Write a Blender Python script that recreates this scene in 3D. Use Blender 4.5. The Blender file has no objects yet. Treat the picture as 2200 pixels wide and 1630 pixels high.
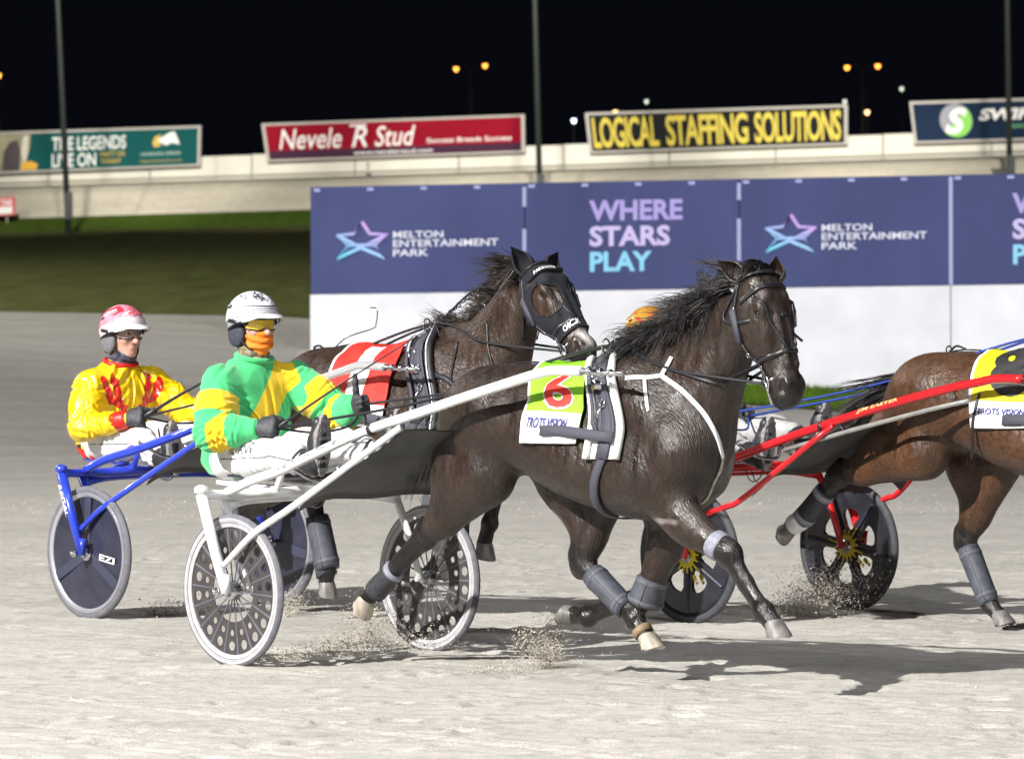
import bpy, math, random
import numpy as np
from mathutils import Vector, Matrix
from mathutils.bvhtree import BVHTree
random.seed(7); RNG = np.random.default_rng(7)
D = bpy.data
SC = bpy.context.scene
COL = SC.collection

# ------------------------------------------------------------------ camera
HC, FPX, PITCH, ROLL = 1.72, 9700.0, math.atan(195/9700.0), 0.0045
fw = Vector((0, math.cos(PITCH), -math.sin(PITCH)))
r0 = Vector((1, 0, 0)); u0 = r0.cross(fw)
cr = r0*math.cos(ROLL) - u0*math.sin(ROLL)
cu = u0*math.cos(ROLL) + r0*math.sin(ROLL)
CAMP = Vector((0, 0, HC))
cam = D.cameras.new('camera'); camo = D.objects.new('camera', cam); COL.objects.link(camo)
cam.sensor_width = 36; cam.lens = FPX/2200*36
cam.clip_start = 0.5; cam.clip_end = 3000
m = Matrix((cr, cu, -fw)).transposed().to_4x4(); m.translation = CAMP
camo.matrix_world = m
cam.dof.use_dof = True; cam.dof.focus_distance = 20.5; cam.dof.aperture_fstop = 6.7
SC.camera = camo

# ------------------------------------------------------------------ night sky
w = D.worlds.new('World'); SC.world = w; w.use_nodes = True
bg = w.node_tree.nodes['Background']
bg.inputs[0].default_value = (0.10, 0.13, 0.22, 1); bg.inputs[1].default_value = 0.02

# ------------------------------------------------------------------ floodlights of the track (towers out of frame) and added fill lamps
def flood(name, loc, target, power, size, blend, radius, color):
    l = D.lights.new(name, 'SPOT'); o = D.objects.new(name, l); COL.objects.link(o)
    o.location = loc
    o.rotation_euler = (Vector(target)-Vector(loc)).to_track_quat('-Z', 'Y').to_euler()
    l.energy = power; l.spot_size = math.radians(size); l.spot_blend = blend
    l.shadow_soft_size = radius; l.color = color
    return o
KEYD = Vector((-1.2, -1.1, 1.05)).normalized()
CTR = Vector((0.3, 21.5, 0.6))
flood('floodlight_main', CTR+KEYD*60, CTR+Vector((-1.5, 4, 0)), 3.6e5, 92, .35, .35, (1.0, .97, .93))
flood('fill_front_right', (20, -26, 24), (0.5, 24, .5), 3.4e4, 50, .7, 1.2, (.96, .96, 1.0))  # fill lamp added at the front right to lift the shaded sides
flood('fill_back_left', (-40, 62, 26), (1, 22, .5), 2.2e4, 30, .5, .6, (1.0, .97, .94))  # weak fill from the back left, added to soften the shadows
flood('fill_overhead', (5, 10, 34), (0, 24, 0), 1.1e4, 60, .7, 2.0, (.93, .95, 1.0))  # soft fill added from above, stands for no particular tower
flood('floodlight_hoarding', (14, 26, 17), (3.5, 66, 1.2), 2.8e4, 34, .7, .8, (.97, .97, 1.0))
flood('fill_infield', (-46, 60, 30), (-8, 84, 1.5), 6.5e4, 56, .9, 1.0, (1.0, .98, .88))  # extra lamp, added only to brighten the infield grass
for i_, x_ in enumerate((-20, -7, 6, 19)):
    flood('floodlight_far_turn', (x_*.6, 60, 27), (x_, 174-.18*x_, 7.2), 3.4e5, 13.5, .5, 1.0, (1.0, .95, .84))

vs = SC.view_settings
vs.view_transform = 'Standard'; vs.look = 'None'; vs.gamma = 1; vs.exposure = 0; vs.use_curve_mapping = False
SC.display_settings.display_device = 'sRGB'
SC.cycles.max_bounces = 6; SC.cycles.use_denoising = True
SC.cycles.transparent_max_bounces = 16

# ------------------------------------------------------------------ helpers
def ray(px, py):
    return fw + cr*((px-1100)/FPX) - cu*((py-815)/FPX)
def atY(px, py, Y):                       # point of the world at depth Y seen at that place of the photograph
    d = ray(px, py); return CAMP + d*(Y/d.y)
PHI = math.radians(47)
FW = Vector((math.cos(PHI), -math.sin(PHI), 0)); LF = Vector((math.sin(PHI), math.cos(PHI), 0))
RIG = {'A': Vector((-.835, 20.96, 0)), 'B': Vector((-1.755, 24.02, 0)), 'C': Vector((1.342, 23.49, 0))}
RIGM = {}
for k_, o_ in RIG.items():
    mm = Matrix((FW, LF, Vector((0, 0, 1)))).transposed().to_4x4(); mm.translation = o_
    RIGM[k_] = mm
def lray(rig, px, py):                    # camera ray in a rig's own frame (x ahead, y left, z up)
    d = ray(px, py); c = CAMP - RIG[rig]
    return Vector((c.dot(FW), c.dot(LF), c.z)), Vector((d.dot(FW), d.dot(LF), d.z)).normalized()
def lat(rig, px, py, y):                  # point of the plane y = const in a rig's frame
    o, d = lray(rig, px, py); t = (y-o.y)/d.y; return o + d*t

def tag(o, label=None, cat=None, group=None, kind=None):
    if label: o['label'] = label
    if cat: o['category'] = cat
    if group: o['group'] = group
    if kind: o['kind'] = kind
    return o
def thing(name, label, cat, base, group=None, rig=None):
    o = D.objects.new(name, None); COL.objects.link(o); o.empty_display_size = .1
    if rig:
        o.matrix_world = RIGM[rig] @ Matrix.Translation(Vector(base))
    else:
        o.location = base
    o['_b'] = tuple(base)
    return tag(o, label, cat, group)
class MB:
    def __init__(s): s.v = []; s.f = []; s.m = []
    def add(s, vf, mi=0):
        v, f = vf; n = len(s.v); s.v += [tuple(p) for p in v]
        s.f += [tuple(i+n for i in q) for q in f]; s.m += [mi]*len(f); return s
def build(name, vf, mat, parent=None, smooth=True, mi=None, base=None, world=None, sharp=None):
    """one mesh object; vertices are given in the frame of the parent's rig (or the world)"""
    if isinstance(vf, MB): v, f, mi = vf.v, vf.f, vf.m
    else: v, f = vf
    b = base if base is not None else (parent.get('_b') if parent is not None else None)
    rootb = parent
    while b is None and rootb is not None and rootb.parent is not None:
        rootb = rootb.parent; b = rootb.get('_b')
    v = np.asarray(v, float).reshape(-1, 3)
    if b is not None: v = v - np.asarray(b, float)
    me = D.meshes.new(name)
    me.from_pydata(v.tolist(), [], [tuple(int(i) for i in q) for q in f])
    if smooth and len(me.polygons): me.polygons.foreach_set('use_smooth', [True]*len(me.polygons))
    for mt in (mat if isinstance(mat, (list, tuple)) else [mat]): me.materials.append(mt)
    if mi is not None: me.polygons.foreach_set('material_index', list(mi))
    me.update()
    if smooth and sharp:
        try: me.set_sharp_from_angle(angle=math.radians(sharp))
        except Exception: pass
    o = D.objects.new(name, me); COL.objects.link(o)
    if parent is not None: o.parent = parent
    elif base is not None: o.location = base
    return o
def attr(o, name, vals):
    a = o.data.attributes.new(name, 'FLOAT', 'POINT'); a.data.foreach_set('value', np.asarray(vals, np.float32))

def box(lo, hi):
    x0, y0, z0 = lo; x1, y1, z1 = hi
    v = [(x0,y0,z0),(x1,y0,z0),(x1,y1,z0),(x0,y1,z0),(x0,y0,z1),(x1,y0,z1),(x1,y1,z1),(x0,y1,z1)]
    return v, [(3,2,1,0),(4,5,6,7),(0,1,5,4),(1,2,6,5),(2,3,7,6),(3,0,4,7)]
def obox(c, ax, ay, az):                  # box from a centre and three half axes
    c, ax, ay, az = Vector(c), Vector(ax), Vector(ay), Vector(az)
    v = [c+ax*i+ay*j+az*k for k in (-1,1) for i, j in ((-1,-1),(1,-1),(1,1),(-1,1))]
    return v, [(3,2,1,0),(4,5,6,7),(0,1,5,4),(1,2,6,5),(2,3,7,6),(3,0,4,7)]
def spline(pts, n=6):
    P = [Vector(p) for p in pts]
    if len(P) < 3 or n <= 1: return P
    out = []
    for i in range(len(P)-1):
        a = P[i-1] if i else P[0]*2-P[1]; b = P[i]; c = P[i+1]; d = P[i+2] if i+2 < len(P) else P[-1]*2-P[-2]
        for k in range(n):
            t = k/n
            out.append(.5*((2*b)+(c-a)*t+(2*a-5*b+4*c-d)*t*t+(3*b-a-3*c+d)*t**3))
    out.append(P[-1]); return out
def frames(P):
    T = []
    for i in range(len(P)):
        t = P[min(i+1, len(P)-1)]-P[max(i-1, 0)]
        T.append(t.normalized() if t.length > 1e-9 else Vector((0,0,1)))
    n = T[0].orthogonal().normalized(); N = []
    for t in T:
        n = (n - t*n.dot(t)); n = n.normalized() if n.length > 1e-6 else t.orthogonal().normalized(); N.append(n)
    return T, N
def tube(pts, r, n=10, caps=True, closed=False):
    P = [Vector(p) for p in pts]; m_ = len(P)
    R = list(r) if hasattr(r, '__len__') else [r]*m_
    if len(R) != m_: R = list(np.interp(np.linspace(0,1,m_), np.linspace(0,1,len(R)), R))
    T, N = frames(P); v = []; f = []
    for p, t, nn, rr in zip(P, T, N, R):
        b = t.cross(nn)
        for k in range(n):
            a = 2*math.pi*k/n; v.append(p+nn*(rr*math.cos(a))+b*(rr*math.sin(a)))
    for i in range(m_-1 if not closed else m_):
        j = (i+1) % m_
        for k in range(n):
            f.append((i*n+k, i*n+(k+1)%n, j*n+(k+1)%n, j*n+k))
    if caps and not closed:
        f.append(tuple(range(n-1, -1, -1))); f.append(tuple((m_-1)*n+k for k in range(n)))
    return v, f
def ribbon(pts, nrm, wd, th):             # flat strap: pts on a surface, outward normals, width, thickness
    P = [Vector(p) for p in pts]; T, _ = frames(P); v = []; f = []
    for i, (p, t) in enumerate(zip(P, T)):
        n_ = Vector(nrm[i]); n_ = n_-t*n_.dot(t); n_ = n_.normalized() if n_.length > 1e-6 else t.orthogonal().normalized()
        s = t.cross(n_).normalized()
        w_ = wd[i] if hasattr(wd, '__len__') else wd
        for a, b in ((-.5,-.3),(.5,-.3),(.42,1),(-.42,1)): v.append(p+s*(a*w_)+n_*(b*th))
    for i in range(len(P)-1):
        for k in range(4): f.append((i*4+k, i*4+(k+1)%4, i*4+4+(k+1)%4, i*4+4+k))
    f.append((3,2,1,0)); e = (len(P)-1)*4; f.append((e,e+1,e+2,e+3))
    return v, f
def lathe(prof, c, ax, n=32, closed=False):           # prof: (radius, height along ax)
    c = Vector(c); ax = Vector(ax).normalized(); u = ax.orthogonal().normalized(); w_ = ax.cross(u); v = []; f = []
    for r, h in prof:
        for k in range(n):
            a = 2*math.pi*k/n; v.append(c+ax*h+u*(r*math.cos(a))+w_*(r*math.sin(a)))
    m_ = len(prof)
    for i in range(m_ if closed else m_-1):
        j = (i+1) % m_
        for k in range(n): f.append((i*n+k, i*n+(k+1)%n, j*n+(k+1)%n, j*n+k))
    if not closed:
        f.append(tuple(range(n-1,-1,-1))); f.append(tuple((m_-1)*n+k for k in range(n)))
    return v, f
def ring(c, ax, R, r, n=20, k=6):
    c = Vector(c); ax = Vector(ax).normalized(); u = ax.orthogonal().normalized(); w_ = ax.cross(u)
    return tube([c+u*(R*math.cos(2*math.pi*i/n))+w_*(R*math.sin(2*math.pi*i/n)) for i in range(n)], r, k, closed=True)
def merge(*vfs):
    b = MB()
    for q in vfs: b.add(q)
    return b.v, b.f

# text as a flat mesh: unit box, bottom-left origin
_tc = {}
def text2d(body, bold=0.0, shear=0.0, space=1.0):
    k = (body, bold, shear, space)
    if k in _tc: return _tc[k]
    c = D.curves.new('t', 'FONT'); c.body = body; c.offset = bold; c.shear = shear; c.space_character = space
    c.resolution_u = 3
    o = D.objects.new('t', c); COL.objects.link(o)
    bpy.context.view_layer.update()
    me = D.meshes.new_from_object(o)
    v = np.array([tuple(q.co)[:2] for q in me.vertices]); f = [tuple(p.vertices) for p in me.polygons]
    D.objects.remove(o); D.curves.remove(c); D.meshes.remove(me)
    lo, hi = v.min(0), v.max(0); asp = (hi-lo)[0]/(hi-lo)[1]
    _tc[k] = ((v-lo)/(hi-lo), f, asp); return _tc[k]
def plane_text(body, o, ux, uy, wd, ht, bold=0, shear=0, space=1, both=False):
    v, f, a = text2d(body, bold, shear, space); o, ux, uy = Vector(o), Vector(ux), Vector(uy)
    return [o+ux*(p[0]*wd)+uy*(p[1]*ht) for p in v], f
def poly2d(outer, holes=(), thick=0.0):   # flat plate with holes, in the xy plane
    c = D.curves.new('p', 'CURVE'); c.dimensions = '2D'; c.fill_mode = 'BOTH'; c.extrude = thick/2
    for P in [outer]+list(holes):
        s = c.splines.new('POLY'); s.points.add(len(P)-1); s.use_cyclic_u = True
        for q, p in zip(s.points, P): q.co = (p[0], p[1], 0, 1)
    o = D.objects.new('p', c); COL.objects.link(o); bpy.context.view_layer.update()
    me = D.meshes.new_from_object(o)
    v = [tuple(q.co) for q in me.vertices]; f = [tuple(p.vertices) for p in me.polygons]
    D.objects.remove(o); D.curves.remove(c); D.meshes.remove(me)
    return v, f
def circ(r, n, cx=0, cy=0, ph=0):
    return [(cx+r*math.cos(2*math.pi*i/n+ph), cy+r*math.sin(2*math.pi*i/n+ph)) for i in range(n)]

# ------------------------------------------------------------------ materials
def nodes(m_): return m_.node_tree.nodes, m_.node_tree.links
def M(name, col, rough=.5, metal=0., var=0., vscale=20., bump=0., bscale=60., bdist=.01, stretch=None, coat=0., alpha=1., sheen=0., spec=.5, dark=None, detail=4., ridged=False):
    mt = D.materials.new(name); mt.use_nodes = True; N, L = nodes(mt); p = N['Principled BSDF']
    p.inputs['Base Color'].default_value = (*col, 1); p.inputs['Roughness'].default_value = rough
    p.inputs['Metallic'].default_value = metal; p.inputs['Coat Weight'].default_value = coat
    p.inputs['Sheen Weight'].default_value = sheen; p.inputs['Specular IOR Level'].default_value = spec
    p.inputs['Alpha'].default_value = alpha
    if var or bump:
        tc = N.new('ShaderNodeTexCoord'); mp = N.new('ShaderNodeMapping'); L.new(tc.outputs['Object'], mp.inputs[0])
        if stretch: mp.inputs['Scale'].default_value = stretch
    if var:
        n = N.new('ShaderNodeTexNoise'); n.inputs['Scale'].default_value = vscale; n.inputs['Detail'].default_value = detail
        L.new(mp.outputs[0], n.inputs['Vector'])
        r = N.new('ShaderNodeValToRGB'); L.new(n.outputs['Fac'], r.inputs[0])
        d = dark or tuple(c*(1-var) for c in col); b = tuple(min(1, c*(1+var)) for c in col)
        r.color_ramp.elements[0].position = .3; r.color_ramp.elements[1].position = .7
        r.color_ramp.elements[0].color = (*d, 1); r.color_ramp.elements[1].color = (*b, 1)
        L.new(r.outputs[0], p.inputs['Base Color'])
    if bump:
        n = N.new('ShaderNodeTexNoise'); n.inputs['Scale'].default_value = bscale; n.inputs['Detail'].default_value = 5
        if ridged: n.noise_type = 'RIDGED_MULTIFRACTAL'; n.inputs['Detail'].default_value = 2.5; n.inputs['Distortion'].default_value = .6
        L.new(mp.outputs[0], n.inputs['Vector'])
        b = N.new('ShaderNodeBump'); b.inputs['Strength'].default_value = bump; b.inputs['Distance'].default_value = bdist
        L.new(n.outputs['Fac'], b.inputs['Height']); L.new(b.outputs[0], p.inputs['Normal'])
    return mt
def mixattr(mt, att, col, soft=.002):     # where the float attribute is > 0 the print has another colour
    N, L = nodes(mt); p = N['Principled BSDF']
    a = N.new('ShaderNodeAttribute'); a.attribute_name = att
    mr = N.new('ShaderNodeMapRange'); mr.inputs[1].default_value = -soft; mr.inputs[2].default_value = soft
    L.new(a.outputs['Fac'], mr.inputs[0])
    mx = N.new('ShaderNodeMix'); mx.data_type = 'RGBA'; L.new(mr.outputs[0], mx.inputs[0])
    old = p.inputs['Base Color']
    if old.is_linked: L.new(old.links[0].from_socket, mx.inputs[6])
    else: mx.inputs[6].default_value = old.default_value
    mx.inputs[7].default_value = (*col, 1); L.new(mx.outputs[2], p.inputs['Base Color']); return mt
def emis(name, col, s):
    mt = D.materials.new(name); mt.use_nodes = True; N, L = nodes(mt); p = N['Principled BSDF']
    p.inputs['Base Color'].default_value = (*col, 1); p.inputs['Emission Color'].default_value = (*col, 1)
    p.inputs['Emission Strength'].default_value = s; return mt
# ------------------------------------------------------------------ ground
_q = [(-999,0),(50,0),(54,.04),(61.6,.26),(79,1.2),(150,3.95),(157,4.62),(159.5,5.72),(172,6.15),(176,6.3),(420,7.0),(3000,12)]
_qx = np.array([a for a, b in _q], float); _qz = np.array([b for a, b in _q], float)
def HZ(X, Y):
    X = np.asarray(X, float); Y = np.asarray(Y, float)
    t = np.clip((Y-75)/60, 0, 1); wt = 1-t*t*(3-2*t)
    Xc = np.clip(X, -25, 25)
    q = Y - wt*Xc + .18*(1-wt)*np.clip(X, -60, 60)
    far = np.clip((Y-120)/40, 0, 1)
    return np.interp(q, _qx, _qz)+far*(.022*np.clip(X, -40, 40)+.05)
def strip(name, y0f, y1f, mat, xs, ny, dz=0.0, pw=1.0):
    v = []; f = []
    for j in range(ny+1):
        t = (j/ny)**pw
        for x in xs:
            y = y0f(x)*(1-t)+y1f(x)*t; v.append((x, y, float(HZ(x, y))+dz))
    n = len(xs)
    for j in range(ny):
        for i in range(n-1): f.append((j*n+i, j*n+i+1, (j+1)*n+i+1, (j+1)*n+i))
    return tag(build(name, (v, f), mat), kind='structure')
XS = list(np.concatenate([[-900,-400,-150,-80], np.linspace(-45,45,91), [80,150,400,900]]))
def lim(x): return max(-45, min(45, x))
e_sand = lambda x: float(np.interp(x, (-30, -14, -3.2, -.8, 12), (67, 73, 77, 64.5, 52)))                # edge of the sand, along the track
e_far = lambda x: 150-.18*max(-60, min(60, x)); e_v = lambda x: 157-.18*max(-60, min(60, x)); e_t = lambda x: 172-.18*max(-60, min(60, x))

def sand_mat(name, col, k=1.0):
    mt = D.materials.new(name); mt.use_nodes = True; N, L = nodes(mt); p = N['Principled BSDF']
    tc = N.new('ShaderNodeTexCoord')
    def noise(scale, st, det=4, rough=.6):
        mp = N.new('ShaderNodeMapping'); mp.inputs['Scale'].default_value = st; L.new(tc.outputs['Object'], mp.inputs[0])
        mp.inputs['Rotation'].default_value = (0, 0, math.radians(12))
        n = N.new('ShaderNodeTexNoise'); n.inputs['Scale'].default_value = scale; n.inputs['Detail'].default_value = det; n.inputs['Roughness'].default_value = rough
        L.new(mp.outputs[0], n.inputs['Vector']); return n
    a = noise(.9, (.5, 1.2, 1)); b = noise(9, (.5, 1.0, 1), 6, .7); g = noise(170, (.6, 1, 1), 3, .7)
    def ramp(n, lo, hi, c0, c1):
        r = N.new('ShaderNodeValToRGB'); L.new(n.outputs['Fac'], r.inputs[0])
        r.color_ramp.elements[0].position = lo; r.color_ramp.elements[1].position = hi
        r.color_ramp.elements[0].color = (c0,)*3+(1,); r.color_ramp.elements[1].color = (c1,)*3+(1,); return r
    def mul(x, y):
        mx = N.new('ShaderNodeMix'); mx.data_type = 'RGBA'; mx.blend_type = 'MULTIPLY'; mx.inputs[0].default_value = 1
        L.new(x, mx.inputs[6]); L.new(y, mx.inputs[7]); return mx.outputs[2]
    base = N.new('ShaderNodeRGB'); base.outputs[0].default_value = (*col, 1)
    c = mul(base.outputs[0], ramp(a, .3, .7, .85, 1.05).outputs[0])
    c = mul(c, ramp(b, .28, .6, .76, 1.03).outputs[0])
    c = mul(c, ramp(g, .3, .7, .58, 1.25).outputs[0])
    fl = noise(4.5, (.45, 1.3, 1), 5, .65); c = mul(c, ramp(fl, .30, .44, .80, 1.0).outputs[0])
    L.new(c, p.inputs['Base Color']); p.inputs['Roughness'].default_value = .93; p.inputs['Specular IOR Level'].default_value = .2
    ad = N.new('ShaderNodeMath'); ad.operation = 'MULTIPLY_ADD'; L.new(g.outputs['Fac'], ad.inputs[0]); ad.inputs[1].default_value = .18
    bm = N.new('ShaderNodeMath'); bm.operation = 'MULTIPLY'; L.new(b.outputs['Fac'], bm.inputs[0]); bm.inputs[1].default_value = 1.0
    L.new(bm.outputs[0], ad.inputs[2])
    bp = N.new('ShaderNodeBump'); bp.inputs['Strength'].default_value = .55; bp.inputs['Distance'].default_value = .05*k
    L.new(ad.outputs[0], bp.inputs['Height']); L.new(bp.outputs[0], p.inputs['Normal'])
    return mt
SAND = sand_mat('sand', (.555, .532, .487))
strip('sand_track', lambda x: -12, e_sand, SAND, XS, 90, 0, 1.0)
def vnoise(X, Y, cell, seed):
    g = np.random.default_rng(seed).uniform(-1, 1, (257, 257)); x = X/cell; y = Y/cell; i = np.floor(x).astype(int); j = np.floor(y).astype(int); a = x-i; b = y-j
    a = a*a*(3-2*a); b = b*b*(3-2*b); q = lambda u, v_: g[u % 257, v_ % 257]
    return q(i,j)*(1-a)*(1-b)+q(i+1,j)*a*(1-b)+q(i,j+1)*(1-a)*b+q(i+1,j+1)*a*b
gx = np.arange(-4.6, 4.6, .022); gy = 15.6+np.cumsum(np.linspace(.024, .085, 330)); gy = gy[gy < 34]
GX_, GY_ = np.meshgrid(gx, gy); S_ = GX_*math.sin(math.radians(47))+GY_*math.cos(math.radians(47)); T_ = GX_*math.cos(math.radians(47))-GY_*math.sin(math.radians(47))
Hh = .0018*vnoise(S_, T_, .35, 1)+.0015*vnoise(S_, T_*.7, .12, 2)+.0017*vnoise(S_, T_, .05, 3)+.0022*vnoise(S_*1.7, T_, .028, 4)
rgs = np.random.default_rng(12)
for _ in range(26):                                          # wheel tracks and harrow lines along the track
    s0 = rgs.uniform(8, 22); wd = rgs.uniform(.018, .03); d = np.abs(S_-s0-.05*np.sin(T_*.35+s0*3)); Hh += -.0075*np.exp(-(d/wd)**2)+.003*np.exp(-((d-wd*2)/wd)**2)
for _ in range(620):                                         # hoof prints
    cx, cy = rgs.uniform(-4, 4), 15.6+18*rgs.uniform()**1.4; r = rgs.uniform(.05, .085)
    i0, i1 = np.searchsorted(gx, (cx-.25, cx+.25)); j0, j1 = np.searchsorted(gy, (cy-.3, cy+.3)); q = np.hypot(GX_[j0:j1, i0:i1]-cx, (GY_[j0:j1, i0:i1]-cy))/r
    Hh[j0:j1, i0:i1] += rgs.uniform(.4, 1)*(-.016*np.exp(-q**4)+.008*np.exp(-((q-1.35)/.35)**2))
fade = np.clip((34-GY_)/4, 0, 1); Z_ = .011+Hh*fade*np.clip(1.15-(GY_-15)/40, .3, 1)
nx_, ny_ = len(gx), len(gy); I_ = np.arange(nx_*ny_).reshape(ny_, nx_)
FF = np.stack([I_[:-1,:-1], I_[:-1,1:], I_[1:,1:], I_[1:,:-1]], -1).reshape(-1, 4)
tag(build('raked_sand', (np.stack([GX_, GY_, Z_], -1).reshape(-1, 3), FF), SAND), kind='structure')
INF = M('infield_grass', (.118, .128, .042), .95, var=.22, vscale=1.3, stretch=(1.6, .22, 1), detail=7, bump=.5, bscale=12, bdist=.04, spec=.1)
strip('infield', e_sand, e_far, INF, XS, 40)
VERGE = M('verge_grass', (.10, .18, .014), .9, var=.4, vscale=2.5, bump=.6, bscale=20, bdist=.05, spec=.15)
strip('grass_verge', e_far, e_v, VERGE, XS, 4)
strip('far_turn', e_v, e_t, sand_mat('far_sand', (.86, .80, .66), .3), XS, 24)
strip('outer_ground', e_t, lambda x: 1400, M('outer_ground', (.02, .022, .016), .95, var=.3, vscale=.5), XS, 30, 0, 2.2)
# bright lawn at the foot of the hoarding: a sheet laid over the infield
def wallY(x): return 67.2-.42*x
xs = list(np.linspace(-4.4, 14, 60))
LAWN = M('lawn_grass', (.08, .15, .012), .9, var=.45, vscale=3.0, stretch=(.5, 1.6, 1), bump=.7, bscale=30, bdist=.05, spec=.15)
lw = strip('lawn', lambda x: e_sand(x)+.15, lambda x: max(e_sand(x)+.3, wallY(x)+.3), LAWN, xs, 10, .02)
v = []; f = []                                              # grass blades on the lawn
for i in range(26000):
    x = random.uniform(-1.0, 13); y0, y1 = e_sand(x)+.1, wallY(x)-.05
    if y1 <= y0: continue
    y = random.uniform(y0, y1); z = float(HZ(x, y))+.015; a = random.uniform(0, 6.28); h = random.uniform(.04, .10); n = len(v)
    dx, dy = math.cos(a)*.012, math.sin(a)*.012
    v += [(x-dx, y-dy, z), (x+dx, y+dy, z), (x+random.gauss(0, .02), y+random.gauss(0, .02), z+h)]; f.append((n, n+1, n+2))
tag(build('lawn_blades', (v, f), LAWN, smooth=False), 'bright green grass blades at the foot of the blue and white hoarding', 'grass', kind='stuff')

# ------------------------------------------------------------------ far fence and billboards
WHITEP = M('white_fence_paint', (.66, .64, .57), .6, var=.08, vscale=.8)
fence = thing('boundary_fence', 'long cream solid fence round the far turn below the billboards', 'fence', (0, 172.6, 6.2))
fx = np.linspace(-34, 34, 18)
def fy(x): return 172.5-.18*x
for i in range(len(fx)-1):
    x0, x1 = fx[i]+.02, fx[i+1]-.02; y0, y1 = fy(x0), fy(x1)
    z0, z1 = float(HZ(x0, y0)), float(HZ(x1, y1)); h = .93+.02*math.sin(i*2.1)
    v = [(x0,y0,z0-.1),(x1,y1,z1-.1),(x1,y1,z1+h),(x0,y0,z0+h),(x0,y0+.12,z0-.1),(x1,y1+.12,z1-.1),(x1,y1+.12,z1+h),(x0,y0+.12,z0+h)]
    build('fence_panel', (v, [(0,1,2,3),(5,4,7,6),(3,2,6,7),(1,0,4,5),(4,0,3,7),(1,5,6,2)]), WHITEP, fence, smooth=False)
rail = [(x, fy(x)-.05, float(HZ(x, fy(x)))+.12) for x in fx]
build('base_rail', tube(rail, .05, 6), M('fence_rail', (.35, .33, .27), .7), fence)

BSTEEL = M('board_steel', (.42, .40, .37), .5, var=.1)
def quadpts(c4, Y):
    return [atY(px, py, 172.05-.18*((px-1100)/9700*171)) if Y == 170.5 else atY(px, py, Y) for px, py in c4]               # tl, tr, br, bl
def onquad(Q, u, v_, off=.0):
    tl, tr, br, bl = Q
    nrm = (tr-tl).cross(bl-tl).normalized()
    if nrm.y > 0: nrm = -nrm
    return tl*(1-u)*(1-v_)+tr*u*(1-v_)+br*u*v_+bl*(1-u)*v_ + nrm*off
def quad_plate(Q, u0, v0_, u1, v1_, off, th, cut=0):
    a = [onquad(Q, u, v_, off) for u, v_ in ((u0+cut,v0_),(u1+cut,v0_),(u1,v1_),(u0,v1_))]
    b = [onquad(Q, u, v_, off-th) for u, v_ in ((u0+cut,v0_),(u1+cut,v0_),(u1,v1_),(u0,v1_))]
    return a+b, [(3,2,1,0),(4,5,6,7),(0,1,5,4),(1,2,6,5),(2,3,7,6),(3,0,4,7)]
def quad_text(Q, body, u0, v0_, u1, v1_, off, bold=0, shear=0, space=1, curve=0):
    v, f, a = text2d(body, bold, shear, space)
    return [onquad(Q, u0+(u1-u0)*p[0], v1_+(v0_-v1_)*p[1], off) for p in v], f
def quad_poly(Q, P, off):
    return [onquad(Q, u, v_, off) for u, v_ in P], [tuple(range(len(P)))]
def billboard(label, c4, Y, face):
    Q = quadpts(c4, Y); b = (Q[2]+Q[3])/2
    t = thing('billboard', label, 'billboard', b, 'billboards above the far fence')
    build('face', quad_plate(Q, .012, .06, .988, .95, .0, .12), face, t, smooth=False)
    fr = MB()
    for q in ((0,0,1,.06),(0,.95,1,1),(0,.06,.012,.95),(.988,.06,1,.95)): fr.add(quad_plate(Q, *q, .05, .2))
    build('frame', fr, BSTEEL, t, smooth=False)
    for u in (.12, .5, .88):
        p = onquad(Q, u, .55, -.18); y_ = 173.0-.18*p.x
        build('post', tube([p, (p.x, y_, p.z), (p.x, y_+.02, p.z-.3), (p.x, y_+.02, float(HZ(p.x, y_))-.2)], .07, 8), BSTEEL, t)
    return t, Q
W_ = M('print_white', (.78, .78, .78), .5); Y_ = M('print_yellow', (.62, .49, .01), .5); GOLD = M('print_gold', (.62, .42, .05), .5)
t, Q = billboard('dark green billboard at far left reading THE LEGENDS LIVE ON', ((-60,286),(432,270),(430,357),(-60,376)), 170.5, M('board_green', (.010, .085, .085), .9, spec=.06, var=.12, vscale=.5))
build('lettering', quad_text(Q, 'THE LEGENDS', .352, .17, .675, .50, .012, .02), W_, t, smooth=False)
build('lettering', quad_text(Q, 'LIVE ON', .352, .57, .545, .90, .012, .02), W_, t, smooth=False)
build('lettering', quad_text(Q, 'PARTY ON', .565, .56, .67, .68, .012, .01), GOLD, t, smooth=False)
build('lettering', quad_text(Q, 'TONIGHT', .565, .74, .655, .85, .012, .01), GOLD, t, smooth=False)
build('lettering', quad_text(Q, 'LEGENDS SERIES', .74, .62, .915, .69, .012, .01), M('print_pale', (.45, .55, .5), .5), t, smooth=False)
build('lettering', quad_text(Q, 'legendsseries.com', .74, .80, .92, .87, .012, 0), GOLD, t, smooth=False)
lg = MB(); lg.add(quad_poly(Q, [(.80,.36),(.86,.16),(.885,.12),(.90,.30),(.91,.45),(.875,.40),(.85,.46),(.83,.40)], .012), 0)
lg.add(quad_poly(Q, [(.80,.5),(.79,.40),(.80,.24),(.83,.18),(.815,.34),(.83,.47)], .013), 1)
build('emblem', lg, [W_, GOLD], t, smooth=False)
ph = MB(); ph.add(quad_poly(Q, [(.0121,.07),(.26,.07),(.255,.4),(.225,.94),(.0121,.94)], .008), 0)
ph.add(quad_poly(Q, [(.13,.94),(.14,.5),(.165,.25),(.2,.2),(.215,.45),(.21,.94)], .010), 1)
ph.add(quad_poly(Q, [(.215,.5),(.225,.12),(.25,.1),(.247,.45),(.235,.85)], .012), 2)
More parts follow.
